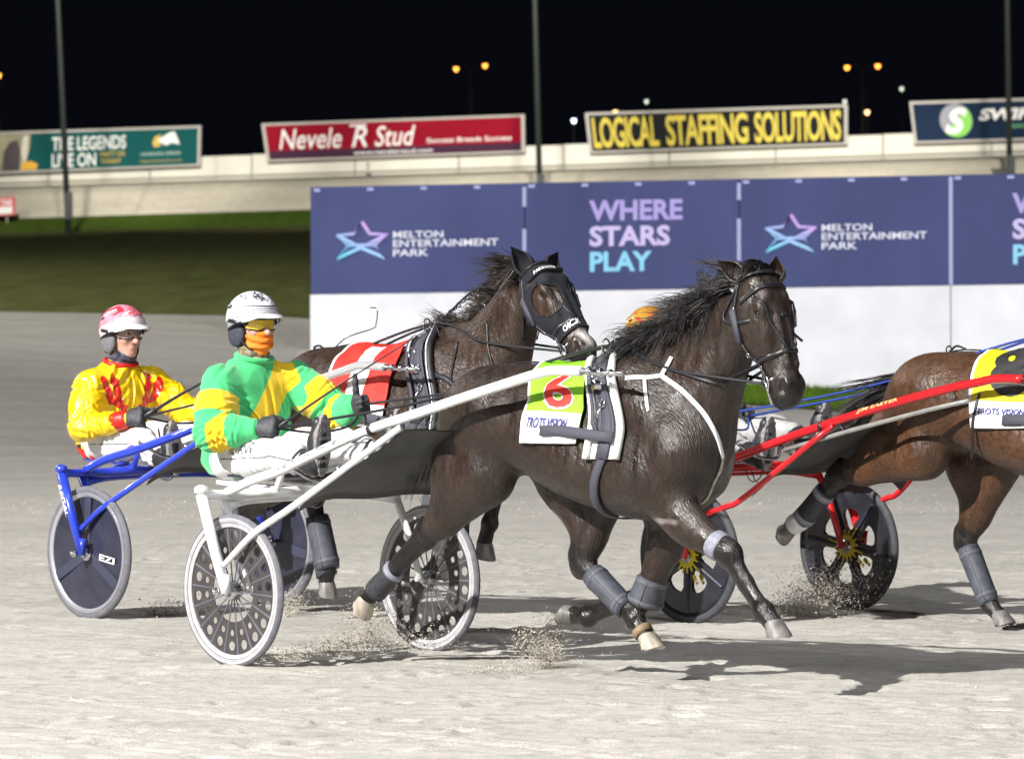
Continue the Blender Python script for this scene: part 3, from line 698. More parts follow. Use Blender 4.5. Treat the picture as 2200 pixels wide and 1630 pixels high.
class Horse: pass
def V3(p): return np.array(p, float)
def horse(rig, root, coatm, trunk, neck, head, legs, hood=False, h=.009, pale=None, bay=.0, lshift=-.13):
    """builds the one-piece body; everything in the rig's frame (x ahead, y left, z up)"""
    H = Horse(); H.rig = rig; H.root = root; H.legs = legs
    S = Sdf((-.1, -.46, -.02), (3.5, .46, 2.05), h)
    ts = trunk
    S.loft((0, 0, 0), (1, 0, 0), (0, 0, 1), [(x, t, b, w, 2.25, e) for x, t, b, w, e in ts], .03)
    x0 = ts[0][0]
    # neck
    nb, nu, nv, nst = neck
    S.loft(nb, nu, nv, nst, .10)
    # head
    ho, hu, hv, hst = head; H.ho, H.hu, H.hv = V3(ho), V3(hu)/np.linalg.norm(hu), None
    v = V3(hv); v -= H.hu*(v@H.hu); H.hv = v/np.linalg.norm(v); H.hw = np.cross(H.hu, H.hv)   # hw: towards the horse's own side, checked below
    if H.hw[1] > 0: H.hw = -H.hw                                   # make +w the right (near) side
    H.hst = np.array(hst)
    S.loft(ho, hu, hv, hst, .055)
    P = lambda t, v_, w_: H.ho+H.hu*t+H.hv*v_+H.hw*w_
    H.P = P
    for s in (-1, 1):
        S.ell(P(.215, -.035, s*.070), (.115, .085, .026), .03, (H.hu, H.hv, H.hw))      # jowl
        S.cone(P(.17, .045, s*.078), P(.335, .0, s*.062), .016, .012, .03)              # cheek crest
        S.ell(P(.145, .054, s*.090), (.036, .022, .022), .025, (H.hu, H.hv, H.hw))      # brow
        S.ell(P(.168, .034, s*.104), (.019, .016, .016), .010, (H.hu, H.hv, H.hw), sub=True)
        S.cone(P(.03, .03, s*.05), P(.10, .07, s*.055), .03, .02, .03)
        S.ell(P(.475, .022, s*.044), (.040, .030, .024), .02, (H.hu, H.hv, H.hw))       # nostril wing
        S.cone(P(.462, .030, s*.066), P(.500, .014, s*.060), .012, .014, .012, sub=True)
        S.cone(P(.448, -.052, s*.066), P(.515, -.036, s*.045), .006, .004, .012, sub=True)  # mouth line
        # ears
    S.ell(P(.525, -.062, 0), (.034, .024, .034), .025, (H.hu, H.hv, H.hw))              # lower lip
    S.ell(P(.530, -.005, 0), (.028, .036, .044), .025, (H.hu, H.hv, H.hw))              # upper lip
    for s in (-1, 1):                                                                   # face veins and nasal bone ridges
        S.cone(P(.20, .078, s*.03), P(.40, .058, s*.028), .010, .008, .025)
    # shoulders, breast, hips
    sx = ts[-3][0]; sz = (ts[-3][1]+ts[-3][2])/2
    for s in (-1, 1):
        dl = lshift if s > 0 else 0.0
        S.cone((sx-.24+dl*.4, s*.13, sz+.26), (sx+.06+dl, s*.165, sz-.02), .115, .125, .06, ((0,1,0), .72))   # shoulder blade
        S.ell((sx-.10+dl*.6, s*.185, sz-.10), (.17, .09, .15), .05, ((.8,0,-.5), (0,1,0), (.5,0,.8)))      # triceps
        S.ell((sx+.10+dl, s*.085, sz-.03), (.10, .09, .16), .08)                                      # breast
        S.cone((sx+.04+dl, s*.165, sz+.05), (sx+.08+dl, s*.165, sz-.08), .060, .058, .06)               # point of the shoulder
        hx = ts[2][0]
        S.ell((hx+.10, s*.13, ts[2][1]-.16), (.26, .15, .165), .07)                                   # croup
        S.ell((hx+.28, s*.205, ts[2][1]-.17), (.07, .05, .06), .05)                                   # point of the hip
    # legs
    AX = (0, 1, 0)
    for L_ in legs:
        y = L_['y']; pt = {k: V3((q[0], q[2] if len(q) > 2 else y, q[1])) for k, q in L_['j'].items()}
        L_['pt'] = pt; s = 1 if y > 0 else -1
        if L_['k'] == 'f':
            el, kn, fe, co = pt['el'], pt['kn'], pt['fe'], pt['co']
            S.cone(el+V3((-.02, 0, .10)), el*.55+kn*.45, .122, .080, .055, (AX, .78))
            S.chain([el*.62+kn*.38, kn], [.080, .055], .03, (AX, .85))
            d = (kn-el)/np.linalg.norm(kn-el); bk = V3((-d[2], 0, d[0])); bk = bk if bk[0] > 0 else -bk      # forward of the forearm
            S.ell(el*.7+kn*.3+bk*.035, (.036, .045, .13), .035, (bk, AX, d))
            S.ell(el*.72+kn*.28-bk*.035, (.034, .045, .14), .035, (bk, AX, d))
            S.ell(kn+bk*.004, (.050, .048, .070), .03, (bk, AX, d)); S.ell(kn-bk*.045, (.020, .022, .032), .02)
            dc = (fe-kn)/np.linalg.norm(fe-kn); bc = V3((-dc[2], 0, dc[0])); bc = bc if (bc@bk) > 0 else -bc
            S.chain([kn+dc*.03, kn*.5+fe*.5, fe], [.043, .031, .034], .02, (AX, .9))
            S.chain([kn-bc*.030+dc*.05, kn*.5+fe*.5-bc*.032, fe-bc*.022], [.019, .017, .02], .014)
        else:
            st, hk, fe, co, hip = pt['st'], pt['hk'], pt['fe'], pt['co'], pt['hip']
            S.cone(hip, st+V3((-.03, 0, .0)), .20, .115, .07, (AX, .70))                       # thigh
            bt = pt['bt']
            S.chain([bt, bt*.45+(st*.45+hk*.55)*.55, st*.30+hk*.70], [.145, .135, .075], .06, (AX, .74))   # hamstrings
            S.cone(st, st*.2+hk*.8, .140, .075, .05, (AX, .74))                                 # gaskin
            d = (hk-st)/np.linalg.norm(hk-st); bk = V3((-d[2], 0, d[0])); bk = bk if bk[0] > 0 else -bk
            S.cone(st*.35+hk*.65-bk*.05, hk-bk*.045-d*.015, .018, .020, .02)                    # achilles tendon
            S.ell(hk, (.066, .049, .082), .035, (bk, AX, d)); S.ell(hk-bk*.055-d*.025, (.026, .024, .034), .025)
            dc = (fe-hk)/np.linalg.norm(fe-hk); bc = V3((-dc[2], 0, dc[0])); bc = bc if (bc@bk) > 0 else -bc
            S.chain([hk+dc*.03, hk*.5+fe*.5, fe], [.050, .036, .037], .02, (AX, .9))
            S.chain([hk-bc*.032+dc*.05, hk*.5+fe*.5-bc*.033, fe-bc*.024], [.021, .018, .021], .014)
        S.ell(fe, (.040, .040, .044), .026); S.ell(fe-bc*.026, (.024, .03, .03), .018)
        S.chain([fe, fe*.4+co*.6, co], [.036, .034, .041], .02)
        L_['bc'] = bc; L_['dc'] = dc
    Pm, F = S.mesh(2)
    nn = nrm_of(Pm, F)
    Pm = Pm+nn*(fbm(Pm*V3((1, 1, .7)), 4.0, 3, 3)*.0022)[:, None]
    # body markings: black points on the lower legs, muzzle
    dk = np.zeros(len(Pm))
    for L_ in legs:
        pt = L_['pt']; a = pt['kn'] if L_['k'] == 'f' else pt['hk']
        up = pt['el'] if L_['k'] == 'f' else pt['st']
        d1, t1 = seg(Pm, up, a); dk = np.maximum(dk, np.where(d1 < .14, np.clip((t1-.72)*3.5, 0, 1), 0)*(t1 < .999)); dd, tt_ = seg(Pm, a, pt['fe']); dk = np.maximum(dk, (dd < .09)*1.0)
        dd, tt_ = seg(Pm, pt['fe'], pt['co']); dk = np.maximum(dk, (dd < .075)*1.0)
    q = Pm-H.ho; tq = q@H.hu
    onh = (np.abs(q@H.hw) < .14) & (np.abs(q@H.hv) < .2)
    dk = np.maximum(dk, np.where(onh, np.clip((tq-.42)*10, 0, 1), 0)*(1-bay))
    o = build('body', (Pm, F), coatm, root)
    attr(o, 'dark', dk)
    pl = np.zeros(len(Pm))
    for c, r, a in (pale or []):
        pl = np.maximum(pl, a*np.clip(1.6-np.linalg.norm((Pm-V3(c))/V3(r), axis=1)*1.2+fbm(Pm, 14, 5)*.5, 0, 1))
    attr(o, 'pale', pl)
    H.body = o; H.bvh = BVHTree.FromPolygons([tuple(p) for p in Pm], [tuple(int(i) for i in f) for f in F]); H.Pm = Pm
    # eyes, ears
    for s in (-1, 1):
        q_ = H.bvh.ray_cast(Vector(P(.168, .034, s*.3)), Vector(-H.hw*s))[0]; e = V3(q_)-H.hw*(s*.004)
        build('eye', lathe([(max(.0005, .0195*math.sin(math.pi*i/10)), -.0195*math.cos(math.pi*i/10)) for i in range(11)], e, H.hw*s, 16), EYE, root)
        lid = [e+H.hu*(.023*math.cos(a))+H.hv*(.0165*math.sin(a))+H.hw*(s*(.011-.007*abs(math.cos(a)))) for a in np.linspace(0, 2*math.pi, 15)[:-1]]
        build('eyelid', tube(lid, .0050, 6, closed=True), M_DARKSKIN, root)
    # hooves
    for L_ in legs:
        pt = L_['pt']; co = pt['co']; ax = V3(L_['hoof']); ax = ax/np.linalg.norm(ax)         # ax: from coronet to the sole
        fwd = V3(L_['toe']); fwd = fwd-ax*(fwd@ax); fwd /= np.linalg.norm(fwd); sd = np.cross(ax, fwd)
        rings = [(-.012, .041, .038, .0), (0, .046, .043, .004), (.028, .052, .047, .012), (.058, .059, .053, .020), (.068, .060, .054, .021), (.069, .05, .044, .02), (.060, .02, .018, .015)]
        v = []; f = []; n = 22
        for hh, a, b, sh in rings:
            for k in range(n):
                t = 2*math.pi*k/n; cx = math.cos(t); cut = .80 if cx < 0 else 1
                v.append(co+ax*(hh*(1 if cx > 0 else .82))+fwd*(sh+a*cx*cut)+sd*(b*math.sin(t)))
        for i in range(len(rings)-1):
            for k in range(n): f.append((i*n+k, (i+1)*n+k, (i+1)*n+(k+1)%n, i*n+(k+1)%n))
        f.append(tuple(range(n-1, -1, -1))); f.append(tuple((len(rings)-1)*n+k for k in range(n)))
        ob = build('hoof', (v, f), L_.get('hm', HOOFM), root, sharp=40)
    return H
M_DARKSKIN = M('dark_skin', (.014, .011, .010), .35)

def ear(H, s, base, tip, face, wdt=.034, mat=None):
    """cupped ear: base and tip in head coordinates (t, v, w), open side turned to 'face'"""
    b = H.P(*base); t = H.P(*tip); ax = t-b; L = np.linalg.norm(ax); ax /= L; fc = V3(face); fc -= ax*(fc@ax); fc /= np.linalg.norm(fc); sd = np.cross(ax, fc)
    v = []; f = []; n = 13; m_ = 11
    for i in range(m_):
        u = i/(m_-1); r = wdt*(.78+.55*math.sin(math.pi*min(1, u*1.05+.02))**.9)*(1-u**2.6)+.0015
        op = .55+1.0*min(1, u*1.5)                                # opening angle of the cup
        c = b+ax*(L*u)-fc*(.010*math.sin(math.pi*u))
        for side, rr in ((0, r), (1, r*.80)):
            for k in range(n):
                a = math.pi+(-1+2*k/(n-1))*(math.pi-op)
                v.append(c+fc*(rr*math.cos(a)*.85)+sd*(rr*math.sin(a)))
    w2 = 2*n
    for i in range(m_-1):
        for k in range(n-1):
            f.append((i*w2+k, i*w2+k+1, (i+1)*w2+k+1, (i+1)*w2+k)); f.append((i*w2+n+k+1, i*w2+n+k, (i+1)*w2+n+k, (i+1)*w2+n+k+1))
        f.append((i*w2, (i+1)*w2, (i+1)*w2+n, i*w2+n)); f.append((i*w2+n-1, i*w2+2*n-1, (i+1)*w2+2*n-1, (i+1)*w2+n-1))
    return v, f
def strands(roots, dirs, length, n_seg=9, rad=.0022, curl=.03, sag=.0, seed=1, clump=14, loose=.016):
    """locks of tapering hair: each root grows a clump of strands that drift apart"""
    rg = np.random.default_rng(seed); V = []; F = []
    for r, d in zip(roots, dirs):
        d = V3(d); d /= np.linalg.norm(d); L = length*rg.uniform(.6, 1.15); st = L/n_seg
        ph = rg.uniform(0, 6.28, 3); cv = rg.normal(0, 1, 3)*curl; C = [V3(r)]; dd = [d]
        for i in range(n_seg):
            u = (i+1)/n_seg; d = d+cv*(.4+.9*math.sin(ph[0]+u*6))+V3((0, 0, -sag*u)); d /= np.linalg.norm(d); C.append(C[-1]+d*st); dd.append(d)
        for _ in range(clump):
            o = rg.normal(0, 1, 3); o2 = rg.normal(0, 1, 3); ln = rg.uniform(.7, 1.05); rr = rad*rg.uniform(.6, 1.4); base = len(V); q0 = rg.uniform(0, 6.28)
            for i in range(n_seg+1):
                u = i/n_seg; q = rr*(1-u**2)+.0003; f_ = u*ln*n_seg; k = min(int(f_), n_seg-1); p = C[k]*(1-(f_-k))+C[k+1]*(f_-k)
                p = p+o*(loose*(.35+.9*u))+o2*(loose*1.0*u*math.sin(q0+u*5)); t = dd[k]
                sd = np.cross(t, (.2, .3, 1)); sd /= np.linalg.norm(sd)+1e-9; up = np.cross(sd, t)
                for k3 in range(3): a = 2.094*k3; V.append(p+sd*(q*math.cos(a))+up*(q*math.sin(a)))
            for i in range(n_seg):
                for k3 in range(3): F.append((base+i*3+k3, base+i*3+(k3+1)%3, base+i*3+3+(k3+1)%3, base+i*3+3+k3))
    return V, F
def near(H, p, d):                        # first point of the skin along a ray
    q = H.bvh.ray_cast(Vector(p), Vector(d)); return q[0], q[1]
def side(H, x, z, s=-1):                  # skin point of one flank
    q, n = near(H, (x, s*1.2, z), (0, -s, 0)); return q, n
def polar(H, x, th, zc=1.08):             # skin round the barrel: th 90 = spine, 0 = near (right) side, -90 = girth
    a = math.radians(th); d = Vector((0, -math.cos(a), math.sin(a)))
    q, n = near(H, Vector((x, 0, zc))+d*1.0, -d)
    return q, n
def seen(H, px, py):                      # skin point under that place of the photograph
    o, d = lray(H.rig, px, py); q = H.bvh.ray_cast(o, d); return q[0], q[1]
def strap_pts(H, pts, off=.004, n=6, fn=None):
    P = []; Nn = []
    for px, py in pts:
        q, nn = seen(H, px, py)
        if q is None: continue
        P.append(q+nn*off); Nn.append(nn)
    if len(P) < 2: return None
    Q = spline(P, n); R = []; K = []
    for q in Q:
        loc, nn, i, d = H.bvh.find_nearest(q)
        R.append(loc+nn*off); K.append(nn)
    return R, K
def strap(H, name, pts, wd, mat, parent=None, off=.003, th=.004, n=6):
    r = strap_pts(H, pts, off, n)
    if r is None: print('strap missed', name); return None
    return build(name, ribbon(r[0], r[1], wd, th), mat, parent or H.root)
def headring(H, t0, t1, a0, a1, wd, off=.004, n=22, skew=0):
    """strap round the head: from angle a0 (0 = near cheek, 90 = front of the face, 180 = far cheek) to a1, at t0..t1"""
    P = []; K = []
    for i in range(n+1):
        u = i/n; a = math.radians(a0+(a1-a0)*u); t = t0+(t1-t0)*u+skew*math.sin(a)
        vc = float(np.interp(t, H.hst[:, 0], (H.hst[:, 1]+H.hst[:, 2])/2))
        d = H.hw*math.cos(a)+H.hv*math.sin(a); c = H.P(t, vc, 0)
        q, nn = near(H, Vector(c+d*.35), Vector(-d))
        if q is None: continue
        P.append(q+nn*off); K.append(nn)
    return P, K
def headline(H, pts, wd, off=.004, n=5, s=1):
    """strap along one cheek: list of (t, angle)"""
    P = []; K = []
    for t, an in pts:
        a = math.radians(an); vc = float(np.interp(t, H.hst[:, 0], (H.hst[:, 1]+H.hst[:, 2])/2))
        d = H.hw*(math.cos(a)*s)+H.hv*math.sin(a); c = H.P(t, vc, 0)
        q, nn = near(H, Vector(c+d*.35), Vector(-d))
        if q is None: continue
        P.append(q+nn*off); K.append(nn)
    Q = spline(P, n); R = []; K = []
    for q in Q:
        l, nn, i, d = H.bvh.find_nearest(q); R.append(l+nn*off); K.append(nn)
    return R, K
def cloth(H, x0f, x1f, th0, th1, nx, nt, off=.010, wr=.004, seed=0, zc=1.08):
    """draped grid; returns vertices, faces and a map (u, v) -> point"""
    G = np.zeros((nt+1, nx+1, 3)); NN = np.zeros((nt+1, nx+1, 3))
    for j in range(nt+1):
        th = th0+(th1-th0)*j/nt
        for i in range(nx+1):
            u = i/nx; x = x0f(j/nt)*(1-u)+x1f(j/nt)*u
            q, nn = polar(H, x, th, zc)
            if q is None: q, nn, _, _ = H.bvh.find_nearest(Vector((x, 0, zc)))
            G[j, i] = q+nn*off; NN[j, i] = nn
    for _ in range(6):                                     # cloth bridges the hollows
        A = G.copy(); A[1:-1, :] = (G[:-2]+G[2:])/2*.5+G[1:-1]*.5; A[:, 1:-1] = A[:, 1:-1]*.5+(A[:, :-2]+A[:, 2:])*.25; 
        out = ((A-G)*NN).sum(-1, keepdims=True); G = G+NN*np.maximum(out, 0)
    w_ = fbm(G.reshape(-1, 3)*V3((1, 1, .6)), 5, seed, 3).reshape(nt+1, nx+1)
    G = G+NN*(wr*(w_+.6))[..., None]
    def at(u, v, o=0.0):
        a = min(max(u, 0), 1)*nx; b = min(max(v, 0), 1)*nt; i = min(int(a), nx-1); j = min(int(b), nt-1); a -= i; b -= j
        p = G[j,i]*(1-a)*(1-b)+G[j,i+1]*a*(1-b)+G[j+1,i]*(1-a)*b+G[j+1,i+1]*a*b
        n_ = NN[j,i]*(1-a)*(1-b)+NN[j,i+1]*a*(1-b)+NN[j+1,i]*(1-a)*b+NN[j+1,i+1]*a*b
        return p+n_*o
    n = nx+1; top = G.reshape(-1, 3); bot = (G-NN*.005).reshape(-1, 3); v = np.concatenate([top, bot]); m_ = len(top); f = []; uv = []
    for j in range(nt):
        for i in range(nx):
            f.append((j*n+i, j*n+i+1, (j+1)*n+i+1, (j+1)*n+i)); uv.append(((i+.5)/nx, (j+.5)/nt))
    for j in range(nt):
        for i in range(nx):
            f.append((m_+j*n+i, m_+(j+1)*n+i, m_+(j+1)*n+i+1, m_+j*n+i+1)); uv.append(((i+.5)/nx, (j+.5)/nt))
    for i in range(nx):
        f.append((i, m_+i, m_+i+1, i+1)); uv.append((.5, 0)); k = nt*n; f.append((k+i, k+i+1, m_+k+i+1, m_+k+i)); uv.append((.5, 1))
    for j in range(nt):
        f.append((j*n, (j+1)*n, m_+(j+1)*n, m_+j*n)); uv.append((0, .5)); k = nx; f.append((j*n+k, m_+j*n+k, m_+(j+1)*n+k, (j+1)*n+k)); uv.append((1, .5))
    return v, f, uv, at
def map_text(at, body, u0, v0, u1, v1, off=.004, bold=0, shear=0, tilt=0, flip=False):
    """lettering laid on a draped cloth, cut fine enough to follow it"""
    v, f, a = text2d(body, bold, shear); v = [tuple(p) for p in v]; T = []
    for q in f:
        for i in range(1, len(q)-1): T.append((q[0], q[i], q[i+1]))
    sx_, sy_ = abs(u1-u0), abs(v1-v0)
    for _ in range(4):
        L = max(max(math.hypot((v[t[i]][0]-v[t[i-1]][0])*sx_, (v[t[i]][1]-v[t[i-1]][1])*sy_) for i in range(3)) for t in T)
        if L < .10: break
        md = {}; N2 = []
        def mid(i, j):
            k = (min(i, j), max(i, j))
            if k not in md: md[k] = len(v); v.append(((v[i][0]+v[j][0])/2, (v[i][1]+v[j][1])/2))
            return md[k]
        for t in T:
            x, y, z = mid(t[0], t[1]), mid(t[1], t[2]), mid(t[2], t[0]); N2 += [(t[0], x, z), (x, t[1], y), (z, y, t[2]), (x, y, z)]
        T = N2
    return [at(u0+(u1-u0)*(1-p[0] if flip else p[0]), v1+(v0-v1)*p[1]+tilt*p[0], off) for p in v], T
# trunk rows: x, top, bottom, half width, egg
def TR(dx=0, dz=0):
    r = [(.97,1.20,1.02,.06,0),(1.02,1.285,.98,.15,0),(1.12,1.345,.93,.225,-.05),(1.28,1.385,.905,.262,-.10),(1.45,1.385,.885,.272,-.12),(1.65,1.372,.815,.285,-.18),(1.83,1.405,.768,.280,-.30),(2.0,1.425,.735,.262,-.42),(2.18,1.40,.725,.245,-.40),(2.34,1.30,.775,.195,-.25),(2.45,1.20,.87,.13,-.1),(2.51,1.12,.97,.06,0)]
    return [(a+dx, b+dz, c+dz*.6, d, e) for a, b, c, d, e in r]
HST = [(a, b, c*1.12, d*1.13, e, g) for a, b, c, d, e, g in [(-.05,.02,-.03,.025,2.0,0),(-.02,.055,-.07,.055,2.0,0),(.05,.082,-.115,.078,2.1,0),(.13,.088,-.140,.090,2.2,.08),(.20,.082,-.138,.083,2.2,.05),(.28,.072,-.108,.068,2.2,-.05),(.36,.064,-.082,.057,2.2,-.1),(.43,.060,-.080,.055,2.2,-.05),(.49,.054,-.076,.055,2.2,0),(.535,.034,-.06,.045,2.1,0),(.56,.012,-.035,.022,2,0)]]
NST = lambda k=1: [(-.02,.30,-.33,.17,2.2,-.1),(.10,.30,-.30,.165,2.2,-.18),(.25,.27,-.262,.135,2.2,-.28),(.40,.215,-.215,.108,2.2,-.3),(.55,.16,-.170,.092,2.2,-.15),(.66,.12,-.135,.085,2.2,0),(.72,.08,-.10,.07,2,0)]
COAT_A = coat('coat_black_brown', (.0205, .0112, .0074), (.0075, .0058, .0054))
COAT_B = coat('coat_brown', (.029, .0148, .0085), (.008, .006, .0055))
COAT_C = coat('coat_bay', (.066, .029, .012), (.010, .007, .006))

rootA = thing('horse', 'dark brown horse in a green and white number cloth, trotting in the foreground', 'horse', (1.75, 0, 0), 'trotting race horses', 'A')
HA = horse('A', rootA, COAT_A, TR(), ((2.18, 0, 1.10), (.66, 0, .75), (-.75, 0, .66), NST()), ((2.735, 0, 1.75), (.19, 0, -.47), (.91, 0, .40), HST), [
    dict(k='h', y=-.13, j=dict(hip=(1.22,1.16,-.13), bt=(1.06,1.10,-.13), st=(1.25,.90,-.17), hk=(.79,.61), fe=(.465,.36), co=(.385,.312)), hoof=(-.75,0,-.62), toe=(.6,0,-.8), hm=HOOFP),
    dict(k='h', y=.10, j=dict(hip=(1.42,1.16,.13), bt=(1.22,1.10,.13), st=(1.66,.90,.17), hk=(1.56,.515), fe=(1.895,.285), co=(1.965,.205)), hoof=(.38,0,-.95), toe=(1,0,.35), hm=HOOFP),
    dict(k='f', y=-.13, j=dict(el=(2.31,.79,-.15), kn=(2.69,.61), fe=(2.895,.375), co=(2.945,.328)), hoof=(.22,0,-1), toe=(1,0,.2)),
    dict(k='f', y=.12, j=dict(el=(2.13,.77,.14), kn=(1.945,.385), fe=(1.58,.27), co=(1.495,.278)), hoof=(-.85,0,.35), toe=(-.35,0,-.9)),
], h=.0075, pale=[((2.34,-.2,.735),(.11,.08,.012),.28)])
rootB = thing('horse', 'brown horse in a black hood and red number cloth, behind the front horse', 'horse', (1.75, 0, 0), 'trotting race horses', 'B')
HSTB = [(a, b, c, d*1.02, e, g) for a, b, c, d, e, g in HST]
HB = horse('B', rootB, COAT_B, TR(.06, .045), ((2.24, 0, 1.13), (.60, 0, .80), (-.80, 0, .60), NST()), ((2.76, 0, 1.79), (.35, 0, -.40), (.75, 0, .66), HSTB), [
    dict(k='h', y=-.13, j=dict(hip=(1.28,1.19,-.13), bt=(1.12,1.13,-.13), st=(1.28,.92,-.17), hk=(.76,.61), fe=(.44,.42), co=(.36,.38)), hoof=(-.8,0,-.5), toe=(.5,0,-.85)),
    dict(k='h', y=.11, j=dict(hip=(1.46,1.18,.13), bt=(1.26,1.12,.13), st=(1.42,.90,.17), hk=(.93,.66), fe=(1.055,.275), co=(1.04,.205)), hoof=(-.2,0,-1), toe=(1,0,-.2)),
    dict(k='f', y=-.13, j=dict(el=(2.36,.80,-.15), kn=(2.31,.50), fe=(2.08,.285), co=(2.0,.235)), hoof=(-.75,0,-.5), toe=(.3,0,-.9)),
    dict(k='f', y=.12, j=dict(el=(2.22,.86,.14), kn=(2.36,.83), fe=(2.275,.555), co=(2.235,.45)), hoof=(-.25,0,-1), toe=(1,0,-.25)),
], h=.009, pale=[((3.13,.0,1.50),(.07,.04,.07),1.0)])
rootC = thing('horse', 'bay horse with a yellow and white number cloth at the right edge', 'horse', (1.75, 0, 0), 'trotting race horses', 'C')
HC_ = horse('C', rootC, COAT_C, TR(.03, .01), ((2.21, 0, 1.11), (.66, 0, .75), (-.75, 0, .66), NST()), ((2.765, 0, 1.76), (.25, 0, -.44), (.87, 0, .48), HST), [
    dict(k='h', y=-.14, j=dict(hip=(1.24,1.17,-.14), bt=(1.08,1.10,-.13), st=(1.24,.90,-.18), hk=(.62,.765), fe=(.365,.535), co=(.275,.487)), hoof=(-.85,0,-.25), toe=(.25,0,-.9)),
    dict(k='h', y=.12, j=dict(hip=(1.36,1.16,.13), bt=(1.18,1.08,.13), st=(1.44,.88,.17), hk=(1.235,.45), fe=(1.40,.13), co=(1.455,.085)), hoof=(.35,0,-.9), toe=(1,0,.3)),
    dict(k='f', y=-.13, j=dict(el=(2.33,.79,-.15), kn=(2.68,.60), fe=(2.72,.32), co=(2.76,.25)), hoof=(.25,0,-1), toe=(1,0,.25)),
    dict(k='f', y=.12, j=dict(el=(2.15,.77,.14), kn=(2.27,.41), fe=(2.03,.275), co=(1.955,.285)), hoof=(-.85,0,.35), toe=(-.35,0,-.9)),
], h=.009)
# ------------------------------------------------------------------ tack of the horses
HAIR_BLK = hairmat('black_hair', (.012, .010, .010)); HAIR_BR = hairmat('brown_hair', (.022, .014, .010))
def hco(H, p):
    q = V3(p)-H.ho; return (q@H.hu, q@H.hv, q@H.hw)
def ears(H, spec, mat):
    for s, base, tip, face, wd in spec:
        if isinstance(tip, Vector): tip = hco(H, tip)
        build('ear', ear(H, s, base, tip, face, wd), mat, H.root)
def mane(H, pts, wind, length, mat, n=60, seed=1, curl=.05, sag=.10, lift=.3, jit=.12):
    """locks rooted along the crest"""
    P = spline(pts, 8); r = []; d = []; rg = np.random.default_rng(seed)
    for i in range(n):
        u = rg.uniform(0, len(P)-1.001); k = int(u); p = P[k].lerp(P[k+1], u-k)
        l, nn, _, _ = H.bvh.find_nearest(p+Vector((0, rg.normal(0, .014), .01)))
        r.append(l-nn*.004); d.append(V3(nn)*lift+V3(wind)+rg.normal(0, jit, 3))
    return build('mane', strands(r, d, length, 10, .0017, curl, sag, seed, 24, .014), mat, H.root)
def tail(H, root, d, length, mat, n=40, seed=2, sag=.22, spread=.22, curl=.04):
    rg = np.random.default_rng(seed); r = []; dd = []
    for i in range(n):
        r.append(V3(root)+rg.normal(0, .020, 3)); dd.append(V3(d)+rg.normal(0, spread, 3))
    return build('tail', strands(r, dd, length, 12, .0026, curl, sag, seed, 18, .017), mat, H.root)
def bridle(H, mat, blink=True, open_=True):
    # the near eye is left open, the far one has its leather cup
    rt = H.root; g = thing_part('bridle', rt)
    def rb(name, pk, wd, th=.004): 
        if len(pk[0]) > 1: build(name, ribbon(pk[0], pk[1], wd, th), mat, g)
    P, K = headring(H, .345, .345, -75, 255, .03, .004, 34); rb('noseband', (P, K), .020)
    P, K = headring(H, .085, .085, -5, 185, .022, .005, 22, -.03); rb('browband', (P, K), .022)
    P, K = headring(H, -.005, -.005, -20, 200, .02, .012, 18); rb('headpiece', (P, K), .022)
    for s in (1, -1):
        rb('cheek_strap', headline(H, [(.00,-12),(.09,-28),(.20,-38),(.32,-38),(.42,-34)], 0, .005, 5, s), .019)
        rb('nose_drop', headline(H, [(.09,38),(.20,54),(.30,68),(.345,80)], 0, .004, 5, s), .012)
        rb('throat_strap', headline(H, [(.00,-20),(.12,-55),(.20,-80)], 0, .006, 5, s), .013)
        # bit ring, cheek bar and mouthpiece end
        l, nn = headline(H, [(.435,-38),(.445,-40)], 0, .010, 1, s); c = l[0]
        build('bit_ring', ring(c, nn[0], .030, .0042, 22, 6), CHROME, g)
        up = Vector(H.hv).lerp(Vector((0,0,1)), .5).normalized()
        bar = tube([c-Vector(H.hu)*.055, c+Vector(H.hu)*.10], .0055, 8); build('bit_bar', bar, CHROME, g)
        build('bit_bar', tube([c, c+Vector(H.hv)*.055], .006, 8), CHROME, g)
        bk = MB()
        for t, an in ((.10,-29),(.30,-38),(.37,-36)):
            l2, n2 = headline(H, [(t,an),(t+.006,an)], 0, .010, 1, s); bk.add(ring(l2[0], n2[0], .011, .0025, 10, 5))
        build('buckle', bk, CHROME, g)
        if s == 1:
            l3, n3 = headline(H, [(.10,-30),(.24,-40)], 0, .010, 4, s); build('cheek_pad', ribbon(l3, n3, .036, .010), WEBBING, g)
        if blink and s == -1:                                    # leather blinker standing out beside the eye
            Q = []
            for (t, an, ou) in ((.075,-2,.006),(.075,4,.060),(.135,8,.078),(.205,4,.070),(.225,-8,.030),(.20,-24,.006),(.13,-22,.004)):
                a = math.radians(an); d = Vector(H.hw*(math.cos(a)*s)+H.hv*math.sin(a)); c0 = Vector(H.P(t, -.01, 0))
                q, n_ = near(H, c0+d*.35, -d)
                Q.append((q if q else c0+d*.09)+d*ou - Vector(H.hv)*.012)
            n_ = (Q[2]-Q[0]).cross(Q[4]-Q[0]).normalized()*.003
            k = len(Q); v = [q+n_ for q in Q]+[q-n_ for q in Q]
            build('blinker', (v, [tuple(range(k)), tuple(range(2*k-1, k-1, -1))]+[(i, i+k, (i+1) % k+k, (i+1) % k) for i in range(k)]), mat, g, smooth=False)
    return g
def thing_part(name, parent):
    o = D.objects.new(name, None); COL.objects.link(o); o.parent = parent; o.empty_display_size = .05; return o
